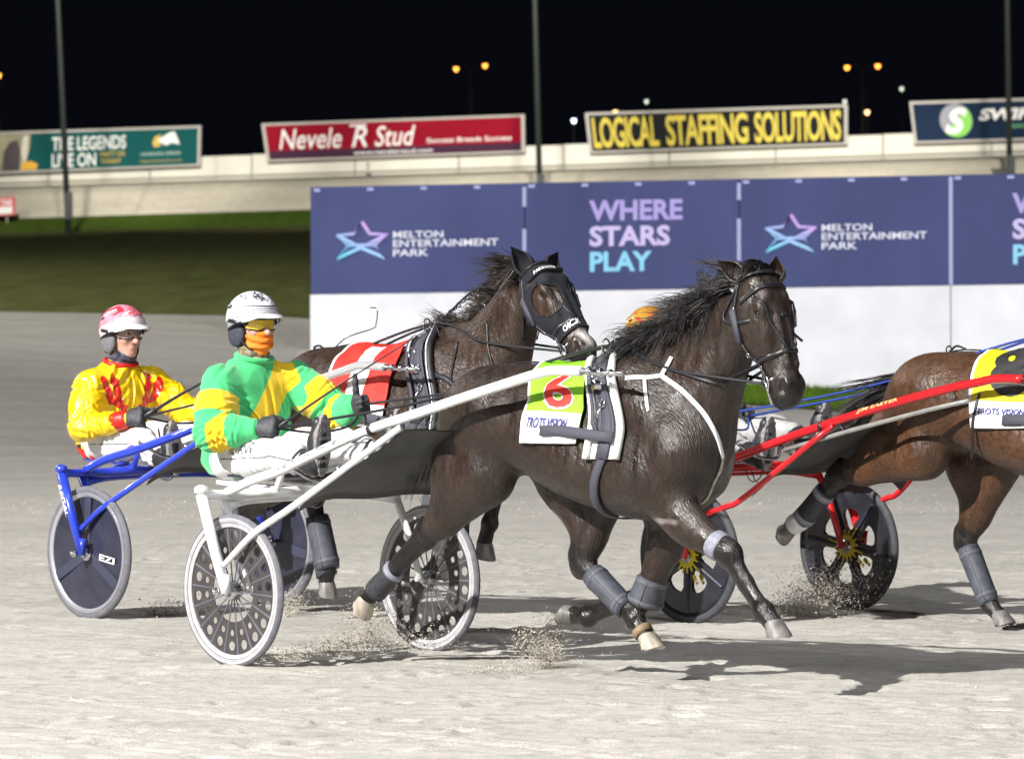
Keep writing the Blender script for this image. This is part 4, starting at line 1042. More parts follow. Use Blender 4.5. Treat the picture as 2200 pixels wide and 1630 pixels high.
def loop_strap(H, x0, x1, wd, mat, name, parent, th0=-89, th1=269, off=.006, n=30, thk=.006):
    P = []; K = []
    for i in range(n+1):
        u = i/n; th = th0+(th1-th0)*u; x = x0+(x1-x0)*(.5+.5*math.sin(math.radians(th)))
        a = math.radians(th); d = Vector((0, -math.cos(a), math.sin(a))); q, nn, _, _ = H.bvh.ray_cast(Vector((x, 0, 1.08)), d)
        if q is None: continue
        P.append(q+d*off); K.append(d)
    return build(name, ribbon(P, K, wd*.8, thk), mat, parent)
def saddle(H, x, padm, pad2, web):
    """harness saddle: padded band with a dark strap, terret, girth"""
    g = thing_part('harness_saddle', H.root); ln = lambda t: .235*math.sin(min(1, t*1.25)*math.pi/2)
    v, f, uv, at = cloth(H, lambda t: x-.098+ln(t), lambda t: x+.10+ln(t), 86, -18, 12, 24, .014, .0, 1)
    build('saddle_pad', (v, f), padm, g)
    for e in (.05, .95):
        build('pad_edge', tube(spline([at(e, k/9, .008) for k in range(10)], 3), .017, 8), padm if pad2 is None else pad2, g)
    build('saddle_strap', ribbon([at(.5, k/11, .006) for k in range(12)], [at(.5, k/11, 1)-at(.5, k/11) for k in range(12)], .075, .006), web, g)
    for o_ in (.30, .70):
        build('stitched_strap', ribbon([at(o_, .15+k/16, .010) for k in range(12)], [at(.5, k/11, 1)-at(.5, k/11) for k in range(12)], .022, .004), web, g)
    v, f, uv, at2 = cloth(H, lambda t: x-.098+ln(1-t), lambda t: x+.10+ln(1-t), 198, 94, 8, 16, .014, .0, 1)
    build('saddle_pad', (v, f), padm, g)
    v, f, uv, at3 = cloth(H, lambda t: x-.06, lambda t: x+.07, 112, 68, 8, 8, .022, .0, 1)
    build('saddle_tree', (v, f), BLK_LEATHER, g)
    loop_strap(H, x+.11, x+.45, .055, web, 'girth', g, -90, -14, .012); loop_strap(H, x+.11, x+.45, .055, web, 'girth', g, 194, 271, .012)
    top, nn = polar(H, x, 90); build('terret', ring(top+Vector((0,-.035,.055)), (1,.2,0), .030, .0042, 22, 6), CHROME, g)
    build('terret', ring(top+Vector((0,.035,.055)), (1,-.2,0), .030, .0042, 22, 6), CHROME, g)
    q = Vector(at(.52, .50, .02)); n_ = Vector(at(.5, .5, 1)-at(.5, .5)); cl = MB()
    cl.add(ring(q, n_, .017, .0035, 14, 5)); cl.add(tube([q+Vector((-.01,0,-.02)), q+Vector((-.05,-.005,-.085))], .006, 8)); cl.add(ring(q+Vector((-.06,-.006,-.10)), n_, .015, .0035, 14, 5))
    build('snap_hook', cl, CHROME, g)
    build('tug_buckle', merge(obox(at(.5, .36, .022), Vector((.03,0,0)), Vector((0,.006,0)), Vector((0,0,.02))), ring(at(.42, .26, .022), n_, .028, .004, 16, 5)), CHROME, g)
    build('hold_back', ribbon([at(.12, .2+k/14, .022) for k in range(8)]+[at(.30, .80, .02)], [at(.5, k/11, 1)-at(.5, k/11) for k in range(9)], .022, .005), web, g)
    return g, at
BOOTK = M('boot_strap_dark', (.09,.095,.115), .6, var=.25, vscale=60, bump=.4, bscale=200, bdist=.002)
def boot(p0, p1, r0, r1, mat, parent, name='leg_boot', fwd=None, flare=1.0, n=18):
    p0, p1 = Vector(p0), Vector(p1); pts = [p0.lerp(p1, u) for u in np.linspace(0, 1, 9)]
    R = [r0*(1.0+.02*math.sin(i*2)) if i < 8 else r1 for i in range(9)]; R = [r0+(r1-r0)*i/8 for i in range(9)]
    R[0] *= .93; R[-1] *= .93*flare; R[-2] *= flare
    o = build(name, tube(spline(pts, 2), list(np.interp(np.linspace(0,1,17), np.linspace(0,1,9), R)), n), mat, parent)
    if mat is BOOTG:
        for u in (.14, .86):
            q = p0.lerp(p1, u); rr = r0+(r1-r0)*u; d = (p1-p0).normalized(); build('boot_strap', lathe([(rr*1.005,-.010),(rr*1.035,-.008),(rr*1.035,.008),(rr*1.005,.010)], q, d, n), BOOTK, o)
        d = (p1-p0).normalized(); sd = d.cross(Vector((0,1,0))).normalized(); build('seam', tube([p0.lerp(p1, u)+Vector((0,-1,0))*((r0+(r1-r0)*u)*.93)+sd*((r0+(r1-r0)*u)*.42) for u in np.linspace(.03, .97, 6)], .0028, 6), BOOTK, o)
    return o
def bands(L_, parent, mat, a='kn', fr=(0.04, 0.10)):
    pass
def number_cloth(H, x0, x1, th0, th1, upm, lowm, split, seed, num, numm, outm, brand, flipb=False, nbox=(.30,.22,.72,.66)):
    v, f, uv, at = cloth(H, x0, x1, th0, th1, 26, 40, .018, .007, seed)
    def corner(u, w_):                                    # rounded lower corners: pull the grid in
        return 0
    mi = []
    for (u, w_) in uv:
        mi.append(1 if (w_ > split or u < .035) else 0)
    o = build('number_cloth', (v, f), [upm, lowm], H.root, mi=mi)
    if num:
        u0, v0, u1, v1 = nbox
        build('number_outline', map_text(at, num, u0-.025, v0-.02, u1+.025, v1+.02, .0035, .05), outm, o, smooth=False)
        build('number', map_text(at, num, u0, v0, u1, v1, .006, .025), numm, o, smooth=False)
    if brand:
        build('lettering', map_text(at, brand[0], *brand[1], .0045, .016, .2, 0, flipb), M('cloth_blue', (.02,.03,.22), .6), o, smooth=False)
    return o, at

# --- front horse
ears(HA, [(-1, (-.01,-.010,.058), lat('A', 1541, 560, -.13), (.2,-.85,.1), .036), (1, (.025,.035,-.055), lat('A', 1668, 550, .085), (.55,-.75,.0), .039)], COAT_A)
mane(HA, [(2.16,0,1.52),(2.30,0,1.60),(2.45,0,1.70),(2.60,0,1.80)], (-.90,-.35,-.10), .25, HAIR_BLK, 85, 4, .15, .14, .30)
mane(HA, [(2.02,0,1.50),(2.20,0,1.54),(2.40,0,1.66),(2.56,0,1.77)], (-.55,-.80,-.30), .23, HAIR_BLK, 80, 44, .12, .20, .2)
rg = np.random.default_rng(3)
tuft = [HA.P(-.025+rg.normal(0,.012), .035, -.035+rg.normal(0,.020)) for _ in range(24)]
build('forelock', strands(tuft, [HA.hw*.85-HA.hu*.42+HA.hv*.18+rg.normal(0,.16,3) for _ in tuft], .15, 9, .0022, .05, .55, 8, 16, .008), HAIR_BLK, rootA)
tf = [V3((2.44,.02,1.62))+rg.normal(0,.01,3) for _ in range(5)]
build('mane_tuft', strands(tf, [V3((-.35,0,.9))+rg.normal(0,.08,3) for _ in tf], .20, 9, .0022, .05, -.1, 9, 18, .009), HAIR_BLK, rootA)
tail(HA, (1.03,0,1.24), (-.55,.05,-.45), .60, HAIR_BLK, 34, 5, .20, .13)
bridle(HA, BLK_LEATHER)
GREENC = M('cloth_lime', (.22,.54,.014), .65, var=.06, vscale=14, bump=.4, bscale=26, bdist=.006); WHITEC = M('cloth_white', (.72,.72,.74), .65, var=.04, vscale=14, bump=.4, bscale=26, bdist=.006)
REDC = M('cloth_red', (.58,.022,.014), .65, var=.08, vscale=14, bump=.4, bscale=26, bdist=.006); YELC = M('cloth_yellow', (.66,.60,.008), .65, var=.06, vscale=14, bump=.4, bscale=26, bdist=.006)
BLKC = M('cloth_black', (.02,.02,.022), .6)
gA, atA = saddle(HA, 1.86, WHITE_PAD, None, WEBBING)
ncA, atcA = number_cloth(HA, lambda t: 1.44+.16*min(1, t*1.6), lambda t: 1.79+.145*min(1, t*1.5), 94, -6, GREENC, WHITEC, .72, 11, '6', REDC, WHITEC, ('TROTS VISION', (.12,.785,.82,.875)), nbox=(.32,.33,.82,.69), )
# --- hooded horse
GX = M('grey_lines', (.4,.4,.42), .5)
def shell(H, mask, off, name, mat, parent=None, th=.004):
    me = H.body.data; b = V3(H.root['_b']); n = len(me.vertices)
    nv = np.zeros(n*3); me.vertices.foreach_get('normal', nv); nv = nv.reshape(-1, 3)
    F = np.zeros(len(me.polygons)*4, int); me.polygons.foreach_get('vertices', F); F = F.reshape(-1, 4)
    F = F[mask[F].all(1)]
    if not len(F): return None
    use = np.unique(F); mp = np.full(n, -1); mp[use] = np.arange(len(use)); P = H.Pm[use]; N_ = nv[use]; G = mp[F]; k = len(use)
    E = {}
    for q in G:
        for a, c in zip(q, np.roll(q, -1)): E[(a, c)] = 1
    side_ = [(a, c) for (a, c) in E if (c, a) not in E]
    f = G.tolist()+(G[:, ::-1]+k).tolist()+[(c, a, a+k, c+k) for a, c in side_]
    return build(name, (np.concatenate([P+N_*off, P+N_*(off-th)]), f), mat, parent or H.root)
def headcoord(H):
    q = H.Pm-H.ho; return q@H.hu, q@H.hv, q@H.hw
BOOTD = M('boot_dark', (.032, .033, .040), .6, var=.4, vscale=40, bump=.3, bscale=90, bdist=.003)
BANDW = M('bandage_white', (.74,.74,.74), .8, var=.08, vscale=60, bump=.4, bscale=140, bdist=.002)
TAPEG = M('tape_grey', (.22,.23,.28), .6, var=.2, vscale=60, bump=.3, bscale=140, bdist=.002)
def J(H, i, k): return Vector(H.legs[i]['pt'][k])
def lerp(a, b, t): return a.lerp(b, t)
# front horse: boots
k, f = J(HA,3,'kn'), J(HA,3,'fe'); e = J(HA,3,'el')
boot(lerp(k,e,.20), lerp(k,e,-.10)+Vector((.012,0,.0)), .066, .082, BOOTG, rootA, 'knee_boot')
h_, f = J(HA,1,'hk'), J(HA,1,'fe'); boot(lerp(h_,f,.22), lerp(h_,f,.84), .058, .054, BOOTG, rootA, 'shin_boot')
h_, f = J(HA,0,'hk'), J(HA,0,'fe'); boot(lerp(h_,f,.66), lerp(h_,f,1.08), .050, .056, BOOTD, rootA, 'fetlock_bandage')
build('bandage_tape', tube([lerp(h_,f,.655), lerp(h_,f,.70)], .053, 18), TAPEG, rootA)
k, e = J(HA,2,'kn'), J(HA,2,'el'); boot(lerp(k,e,.22), lerp(k,e,.08), .064, .062, TAPEG, rootA, 'knee_tape')
k, f = J(HA,1,'fe'), J(HA,1,'co'); build('coronet_band', tube([lerp(k,f,.55), lerp(k,f,.85)], .046, 16), M('coronet_tan', (.23,.17,.10), .6), rootA)
# front horse: breast harness
WS = WHITE_STRAP
bp = thing_part('breastplate', rootA)
strap(HA, 'breast_strap', [(1345,813),(1385,812),(1420,808),(1428,812),(1470,842),(1508,882),(1532,922),(1546,960),(1551,985)], .022, WS, bp, .005)
strap(HA, 'breast_strap', [(1551,985),(1543,1015),(1528,1045),(1508,1078)], .018, M('strap_soiled', (.42,.38,.31), .6, var=.3, vscale=40), bp, .005)
strap(HA, 'neck_tab', [(1424,806),(1436,786),(1446,768)], .022, WS, bp, .008)
strap(HA, 'hanging_tab', [(1385,814),(1388,845),(1394,884)], .016, WS, bp, .006)
build('velcro_strap', ribbon([atcA(.42,.90,.012), atcA(.75,.895,.012), atA(.35,.83,.030), atA(.80,.84,.024)], [atcA(.6,.9,1)-atcA(.6,.9)]*4, .048, .006), WEBBING, rootA)
strap(HA, 'over_rein', [(1330,762),(1430,790),(1500,812),(1545,824)], .012, BLK_LEATHER, rootA, .012)

bl = lat('A', 1700, 712, .08)
build('shadow_rod', tube([bl, lat('A', 1724, 733, .10)], .006, 8), BLK_LEATHER, rootA)
# --- hooded horse
t_, v_, w_ = headcoord(HB)
eye_hole = ((t_-.195)/.085)**2+((v_-.025)/.066)**2 < 1
msk = (t_ > -.045) & (t_ < .405) & (np.abs(w_) < .16) & (v_ > np.where(t_ < .22, -.075-.42*(t_+.05), -.25)) & (v_ < .16) & ~(eye_hole & (np.abs(w_) > .035))
hd = shell(HB, msk, .007, 'hood', MESHHOOD)
for s_ in (1, -1):
    el_ = []
    for q_ in np.linspace(0, 2*math.pi, 33)[:-1]:
        c_ = Vector(HB.P(.195+.087*math.cos(q_), .025+.068*math.sin(q_), s_*.4)); h__ = HB.bvh.ray_cast(c_, Vector(HB.hw*-s_))
        if h__[0]: el_.append(h__[0]+h__[1]*.006)
    build('eye_trim', tube(el_, .0035, 6, closed=True), MESHHOOD, hd)
for a_ in (.405,):
    P, K = headring(HB, .395, .395, -80, 260, .03, .008, 30); build('hood_hem', ribbon(P, K, .012, .003), MESHHOOD, hd)
ears(HB, [(-1, (.005,.005,.055), lat('B', 1097, 529, -.12), (.35,-.75,.1), .043), (1, (.005,.03,-.055), lat('B', 1199, 541, .09), (.9,-.1,.0), .036)], MESHHOOD)
gB = bridle(HB, BLK_LEATHER)
fb = headring(HB, .055, .055, 18, 120, .02, .012, 16)
build('brow_roll', tube(fb[0], .015, 8), MESHHOOD, hd)
def head_text(H, body, t0, t1, a0, a1, off, mat, parent, bold=.03, shear=0):
    v, f, a = text2d(body, bold, shear); P = []
    for p in v:
        an = math.radians(a0+(a1-a0)*p[0]); t = t0+(t1-t0)*p[1]
        vc = float(np.interp(t, H.hst[:, 0], (H.hst[:, 1]+H.hst[:, 2])/2)); d = Vector(H.hw*math.cos(an)+H.hv*math.sin(an)); c = Vector(H.P(t, vc, 0))
        q, n_ = near(H, c+d*.35, -d); P.append((q if q else c+d*.07)+(n_ if n_ else d)*off)
    return build('lettering', (P, f), mat, parent, smooth=False)
head_text(HB, 'PACE FACTOR', .065, .048, 45, 92, .029, W_, hd)
head_text(HB, 'CHICK', .385, .352, 22, 82, .011, W_, hd, .03, .15)
mane(HB, [(2.10,0,1.50),(2.28,0,1.60),(2.45,0,1.72),(2.60,0,1.80),(2.70,0,1.84)], (-.9,-.10,-.02), .17, HAIR_BR, 60, 14, .12, .08, .3)
tf = [V3((2.66,.0,1.82))+rg.normal(0,.02,3) for _ in range(24)]
build('mane_tuft', strands(tf, [V3((-.95,-.1,.0))+rg.normal(0,.14,3) for _ in tf], .30, 11, .0022, .16, .10, 19, 16, .014), HAIR_BR, rootB)
tail(HB, (1.08,0,1.30), (-.55,.0,-.6), .7, HAIR_BLK, 30, 15, .2, .14)
SADB = M('saddle_black', (.022,.022,.028), .5, var=.3, vscale=40, bump=.3, bscale=150, bdist=.002)
sgB, atB = saddle(HB, 1.99, SADB, SADB, WEBBING)
for e_ in (.10, .90): build('piping', tube(spline([atB(e_, k/9, .020) for k in range(10)], 3), .0045, 6), WHITE_STRAP, sgB)
ncB, atcB = number_cloth(HB, lambda t: 1.46+.06*t, lambda t: 1.90+.05*min(1, t*1.5), 92, -8, REDC, WHITEC, .80, 21, '1', WHITEC, WHITEC, ('TROTS VISION', (.15,.84,.80,.91)), nbox=(.40,.18,.62,.80))
build('velcro_strap', ribbon([atcB(.45,.93,.010), atcB(.8,.93,.012), atB(.3,.93,.028), atB(.8,.95,.024)], [atcB(.6,.9,1)-atcB(.6,.9)]*4, .055, .006), WEBBING, rootB)
bb = thing_part('breastplate', rootB)
strap(HB, 'breast_strap', [(895,800),(930,805),(960,815),(985,840),(1000,875)], .03, BLK_LEATHER, bb, .006)
strap(HB, 'neck_strap', [(1048,690),(1050,745),(1062,790),(1085,830)], .012, BLK_LEATHER, bb, .006)
strap(HB, 'neck_strap', [(985,735),(972,790),(968,830)], .010, BLK_LEATHER, bb, .006)
h_, f = J(HB,1,'hk'), J(HB,1,'fe'); boot(lerp(h_,f,.30), lerp(h_,f,1.0), .064, .066, BOOTG, rootB, 'shin_boot')
build('boot_flap', tube([lerp(h_,f,.92)+Vector((-.035,0,.01)), lerp(h_,f,1.08)+Vector((-.02,0,.0))], [.05,.058], 14), BOOTG, rootB)
h_, f = J(HB,0,'hk'), J(HB,0,'fe'); boot(lerp(h_,f,.3), lerp(h_,f,.9), .058, .056, BOOTG, rootB, 'shin_boot')
# --- bay horse at the right edge
ears(HC_, [(-1, (-.015,.012,.055), (-.125,-.05,.145), (.3,-.8,.0), .034), (1, (.0,.03,-.055), (-.175,.02,-.075), (.55,-.75,.0), .036)], COAT_C)
mane(HC_, [(2.0,0,1.50),(2.15,0,1.52),(2.33,0,1.62),(2.48,0,1.71),(2.62,0,1.80)], (-.9,-.15,.0), .26, HAIR_BLK, 50, 24, .08, .12, .3)
bridle(HC_, BLK_LEATHER)
tail(HC_, (1.015,0,1.25), (-.86,-.16,-.30), .62, HAIR_BLK, 46, 25, .13, .06)
build('dock', tube(spline([(1.03,0,1.265),(.96,0,1.24),(.90,0,1.19),(.85,0,1.13)], 4), [.035,.03,.022,.012], 10), HAIR_BLK, rootC)
sgC, atC = saddle(HC_, 1.90, SADB, SADB, WEBBING)
ncC, atcC = number_cloth(HC_, lambda t: 1.52+.14*t, lambda t: 1.90+.17*min(1, t*1.5), 92, -10, YELC, WHITEC, .76, 31, '8', BLKC, BLKC, ('TROTS VISION', (.14,.82,.78,.88)), nbox=(.30,.12,.78,.68))
build('velcro_strap', ribbon([atcC(.50,.93,.010), atcC(.8,.93,.012), atC(.3,.93,.028), atC(.8,.95,.024)], [atcC(.6,.9,1)-atcC(.6,.9)]*4, .055, .006), WEBBING, rootC)
cr_ = thing_part('crupper', rootC)
P = []; K = []
for x in np.linspace(1.03, 1.50, 10):
    q, n_ = polar(HC_, x, 90); P.append(q+n_*.006); K.append(n_)
build('back_strap', ribbon(P, K, .022, .005), BLK_LEATHER, cr_)
build('crupper_loop', tube(spline([P[0], P[0]+Vector((-.06,-.03,-.02)), P[0]+Vector((-.09,0,-.10)), P[0]+Vector((-.05,.035,-.03)), P[0]], 5), .009, 8), BLK_LEATHER, cr_)
hold = P[4]; build('hopple_hanger', merge(ring(hold+Vector((0,0,.015)), (1,0,0), .02, .004, 12, 5), tube(spline([hold, hold+Vector((.05,0,.035)), hold+Vector((.11,0,.02))], 4), .006, 6)), BLK_LEATHER, cr_)
strap(HC_, 'side_strap', [(2112,850),(2100,900),(2098,960),(2106,1000)], .016, BLK_LEATHER, rootC, .03)
h_, f, c_ = J(HC_,0,'hk'), J(HC_,0,'fe'), J(HC_,0,'co')
boot(lerp(h_,f,.36), lerp(h_,f,.98), .056, .056, BOOTD, rootC, 'shin_boot')
for u in (.38, .9): build('boot_strap', tube([lerp(h_,f,u), lerp(h_,f,u+.09)], .0585, 18), TAPEG, rootC)
boot(lerp(f,c_,.05), lerp(f,c_,.85), .054, .052, BANDW, rootC, 'pastern_bandage')
h_, f = J(HC_,1,'hk'), J(HC_,1,'fe'); boot(lerp(h_,f,.12), lerp(h_,f,.98), .058, .054, BOOTG, rootC, 'shin_boot')
for H_, nm, mm_ in ((HA, 'A', 0), (HB, 'B', 0)):
    P = []; K = []
    for x in np.linspace(1.05+.06*(nm == 'B'), 1.55, 9):
        q, n_ = polar(H_, x, 90); P.append(q+n_*.005); K.append(n_)
    build('back_strap', ribbon(P, K, .024, .005), BLK_LEATHER, H_.root)
# ------------------------------------------------------------------ sulkies
TYRE_G = M('tyre_grey', (.30,.30,.33), .75, var=.2, vscale=40, bump=.3, bscale=90, bdist=.002)
TYRE_D = M('tyre_dark_grey', (.13,.13,.15), .75, var=.2, vscale=40, bump=.3, bscale=90, bdist=.002)
TYRE_W = M('tyre_pale', (.42,.41,.43), .7, var=.15, vscale=30)
TYRE_B = M('tyre_black', (.045,.047,.055), .7, var=.25, vscale=40, bump=.3, bscale=90, bdist=.002)
RIMS = M('rim_silver', (.55,.55,.60), .35, metal=.7)
DISC_DARK = M('disc_dark', (.022,.024,.045), .35, var=.35, vscale=9, coat=.2)
DISC_BLK = M('disc_black', (.015,.016,.022), .3, var=.4, vscale=9, coat=.3)
DISC_BROWN = M('disc_brown', (.05,.044,.045), .45, var=.3, vscale=12)
SPOKE = M('spoke_grey', (.11,.11,.135), .4)
SADDLE_V = M('seat_vinyl', (.018,.02,.05), .4, var=.2, vscale=30)
SHEETM = M('dust_sheet', (.055,.056,.054), .55, var=.35, vscale=6, bump=.4, bscale=8, bdist=.02)
MUD = M('sand_specks', (.5,.47,.42), .9)
def wheel_disc(kind):
    """one wheel built round its own axis (local x, y in the wheel plane): list of (part, mesh, material)"""
    R = .35; out = []
    tp = [(R-.040,-.013),(R-.030,-.0175),(R-.016,-.018),(R-.005,-.012),(R,0),(R-.005,.012),(R-.016,.018),(R-.030,.0175),(R-.040,.013)]
    tyre = lathe(tp, (0,0,0), (0,0,1), 72, closed=True)
    tm = {'white': TYRE_D, 'blue': TYRE_D, 'red': TYRE_B}[kind]
    rp = [(R-.058,-.010),(R-.040,-.0145),(R-.038,0),(R-.040,.0145),(R-.058,.010)]
    out.append(('tyre', tyre, tm)); out.append(('rim', lathe(rp, (0,0,0), (0,0,1), 72, closed=True), {'white': TYRE_W, 'blue': RIMS, 'red': DISC_BLK}[kind]))
    if kind != 'red':
        wl = merge(*[lathe([(R-.036,s*.0165),(R-.018,s*.0190),(R-.017,s*.0175),(R-.035,s*.015)], (0,0,0), (0,0,1), 72, closed=True) for s in (-1,1)])
        if kind == 'white': out.append(('sidewall', wl, TYRE_W))
        else: out.append(('sidewall', merge(*[lathe([(R-.056,s*.0135),(R-.048,s*.0185),(R-.036,s*.0195),(R-.034,s*.015),(R-.056,s*.011)], (0,0,0), (0,0,1), 72, closed=True) for s in (-1,1)]), RIMS))
    if kind == 'white':
        holes = []
        for i in range(18):
            a = 2*math.pi*(i+.5)/18
            holes.append(circ(.0225, 14, .252*math.cos(a), .252*math.sin(a))); holes.append(circ(.0150, 12, .192*math.cos(a), .192*math.sin(a)))
        holes.append(circ(.142, 60)); out.append(('disc', poly2d(circ(R-.056, 90), holes, .004), DISC_BROWN))
        sp = MB()
        for i in range(18):
            a = 2*math.pi*i/18; d = Vector((math.cos(a), math.sin(a), 0)); sp.add(tube([d*.03, d*.15, d*(R-.055)], [.0032, .0036, .0075], 6))
        out.append(('spokes', sp, SPOKE))
    elif kind == 'blue':
        out.append(('disc', lathe([(.02,-.016),(R-.07,-.006),(R-.056,-.004),(R-.056,.004),(R-.07,.006),(.02,.016)], (0,0,0), (0,0,1), 72), DISC_DARK))
        sp = MB()
        for i in range(3):
            a = 2*math.pi*i/3+.32; d = Vector((math.cos(a), math.sin(a), 0)); e = Vector((-d.y, d.x, 0))
            for s in (-1, 1): sp.add(obox(d*.165+Vector((0,0,s*.013)), d*.125, e*.026, Vector((0,0,.004))))
        out.append(('spokes', sp, M('disc_spoke', (.04,.043,.075), .35)))
    else:
        holes = []
        for i in range(6):
            a = 2*math.pi*(i+.5)/6; P = []
            for t, r in ((0,.078),(.26,.098),(.40,.165),(.34,.190),(.16,.200),(0,.202),(-.16,.200),(-.34,.190),(-.40,.165),(-.26,.098)): P.append((r*math.cos(a+t*.85), r*math.sin(a+t*.85)))
            holes.append(P)
        out.append(('disc', poly2d(circ(R-.056, 90), holes, .02), DISC_BLK))
        sp = MB()
        for i in range(6):
            a = 2*math.pi*i/6; d = Vector((math.cos(a), math.sin(a), 0)); e = Vector((-d.y, d.x, 0))
            for s in (-1, 1): sp.add(tube([d*.04+Vector((0,0,s*.014)), d*.285+Vector((0,0,s*.010))], [.011,.010], 8))
        out.append(('spokes', sp, M('disc_ridge', (.026,.028,.045), .3)))
        sun = MB()
        for s in (-1, 1):
            sun.add(lathe([(.044,s*.024),(.054,s*.0255),(.060,s*.022),(.060,s*.010)], (0,0,0), (0,0,1), 30))
            for i in range(16):
                a = 2*math.pi*i/16; L = .125 if i in (13, 0, 5) else .088; d = Vector((math.cos(a), math.sin(a), 0)); e = Vector((-d.y, d.x, 0))
                sun.add(obox(d*(.055+L)/2+Vector((0,0,s*.0235)), d*((L-.055)/2), e*.0045, Vector((0,0,.0015))))
            d = Vector((math.cos(-1.55), math.sin(-1.55), 0)); e = Vector((-d.y, d.x, 0))
            sun.add(obox(d*.125+Vector((0,0,s*.024)), d*.017, e*.011, Vector((0,0,.0015)))); sun.add(obox(d*.155+Vector((0,0,s*.023)), d*.008, e*.008, Vector((0,0,.0015))))
        out.append(('sun_print', sun, Y_))
    out.append(('hub', lathe([(.012,-.05),(.022,-.045),(.026,-.03),(.040,-.022),(.045,0),(.040,.022),(.026,.03),(.022,.045),(.012,.05)], (0,0,0), (0,0,1), 24), CHROME))
    return out
SIL2 = M('polished_alloy', (.62,.62,.64), .3, metal=.55)
def sulky(rig, label, col, kind, shaft, brace, W=1.2, barm=None, tipm=None, spin=0.3, sag=.06, hz=.785):
    t = thing('sulky', label, 'sulky', (0, 0, 0), 'racing sulkies', rig)
    proto = wheel_disc(kind)
    parts0 = []
    for s in (-1, 1):
        wt = thing_part('wheel', t); wt.location = (0, s*W/2, .35); wt.rotation_euler = (math.pi/2, 0, 0)
        for nm, vf, mt in proto:
            o = None
            if s == -1:
                if isinstance(vf, MB): vf = (vf.v, vf.f)
                o = build(nm, vf, mt, wt, base=(0,0,0), sharp=40); parts0.append(o)
            else:
                src = parts0[[p[0] for p in proto].index(nm)]; o = src.copy(); COL.objects.link(o); o.parent = wt
            o.rotation_euler = (0, 0, spin+(.4 if s > 0 else 0))
        yo, yi = s*(W/2+.075), s*(W/2-.075)
        build('fork', tube([(-.135, yo, hz), (-.05, yo, .56), (.035, yo, .345)], [.027, .025, .021], 12), col, t)
        build('fork', tube([(-.165, yi, hz-.02), (-.06, yi, .56), (.02, yi, .35)], [.019, .018, .016], 10), col, t)
        ft = MB(); ft.add(obox((.028, yo-s*.002, .385), (.024,0,-.0), (0,.013,0), (.006,0,.045))); ft.add(tube([(.0, yi-s*.01, .35), (.0, yo+s*.02, .35)], .011, 10))
        build('axle_clamp', ft, col, t)
        build('axle_nut', lathe([(.02,0),(.02,.012),(.011,.014),(.011,.026)], (.0, yo+s*.018, .35), (0,s,0), 8), CHROME, t)
        sh = [(x, -s*y if s > 0 else y, z) for x, y, z in shaft]
        ks = len(sh)-4 if kind == 'blue' else len(sh)
        build('shaft', tube(spline(sh, 5)[:(ks-1)*5+1], .0225, 12), col, t)
        if kind == 'blue':
            build('shaft_sleeve', tube(spline(sh, 5)[(ks-1)*5-3:(ks-1)*5+4], .0245, 12), BLK_LEATHER, t); build('shaft_end', tube(spline(sh, 5)[(ks-1)*5:], .021, 12), SIL2, t)
        tp = Vector(sh[-1]); pv = Vector(sh[-2]); d = (tp-pv).normalized(); d = Vector((d.x, -d.y*.2, min(d.z, -.04))).normalized()
        tip = MB(); tip.add(tube([tp-d*.01, tp+d*.10, tp+d*.26], [.014, .012, .009], 10))
        for u in (.05, .12, .18): tip.add(lathe([(.010,-.008),(.019,-.004),(.019,.004),(.010,.008)], tp+d*u, d, 12))
        build('shaft_tip', tip, CHROME, t)
        br = [(x, -y if s > 0 else y, z) for x, y, z in brace]
        build('brace', tube(spline(br, 5), [.013,.015,.016,.016,.015], 10), barm or col, t)
        cl = Vector(br[-1]); cl2 = lerp(cl, Vector(br[-2]), .22)
        build('shaft_band', lathe([(.0235,-.012),(.0265,-.009),(.0265,.009),(.0235,.012)], lerp(Vector(sh[4]), Vector(sh[5]), .15), Vector(sh[5])-Vector(sh[4]), 14), BLK_LEATHER, t)
        # stirrup with foot bar
        fx_ = .20; sy = s*.22; z0 = .86
        build('stirrup', tube(spline([(fx_-.02, s*.44, .93), (fx_, s*.32, .86), (fx_, sy, z0-.02), (fx_, sy-s*.07, z0-.01), (fx_, sy-s*.08, z0+.05)], 4), .010, 8), CHROME, t)
        build('stay', tube([(-.165, yi, hz-.05), (-.22, s*.20, .80)], .014, 10), col, t)
    build('arch', tube(spline([(-.135, -W/2-.075, hz), (-.15, -.45, hz-.005), (-.10, -.25, hz), (-.10, .25, hz), (-.15, .45, hz-.005), (-.135, W/2+.075, hz)], 5), .024, 12), col, t)
    build('cross_bar', tube(spline([(-.15, -W/2+.09, hz-.06), (-.2, -.34, hz-.035), (-.21, 0, hz-.03), (-.2, .34, hz-.035), (-.15, W/2-.09, hz-.06)], 5), .021, 12), col, t)
    for s in (-1, 1):
        build('arch_cap', lathe([(.0,-.0),(.03,.0),(.034,.012),(.03,.03),(.01,.038)], (-.135, s*(W/2+.075), hz+.008), (0,0,1), 14), col, t)
        build('seat_post', tube(spline([(-.10, s*.26, hz), (-.05, s*.27, hz+.09), (-.12, s*.25, hz+.12), (-.38, s*.15, hz+.055)], 4), .016, 10), col, t)
    S = Sdf((-.86,-.3,.76), (-.18,.3,1.0), .008)
    S.ell((-.46,0,.852), (.24,.20,.032), .02); S.ell((-.66,0,.885), (.075,.19,.055), .05)
    build('seat', S.mesh(1), SADDLE_V, t)
    build('seat_rail', tube(spline([(-.68,-.13,.81), (-.4,-.15,.80), (-.10,-.16,hz)], 4), .014, 8), col, t); build('seat_rail', tube(spline([(-.68,.13,.81), (-.4,.15,.80), (-.10,.16,hz)], 4), .014, 8), col, t)
    # dust sheet slung between the shafts
    nx, ny = 16, 18; v = []; f = []
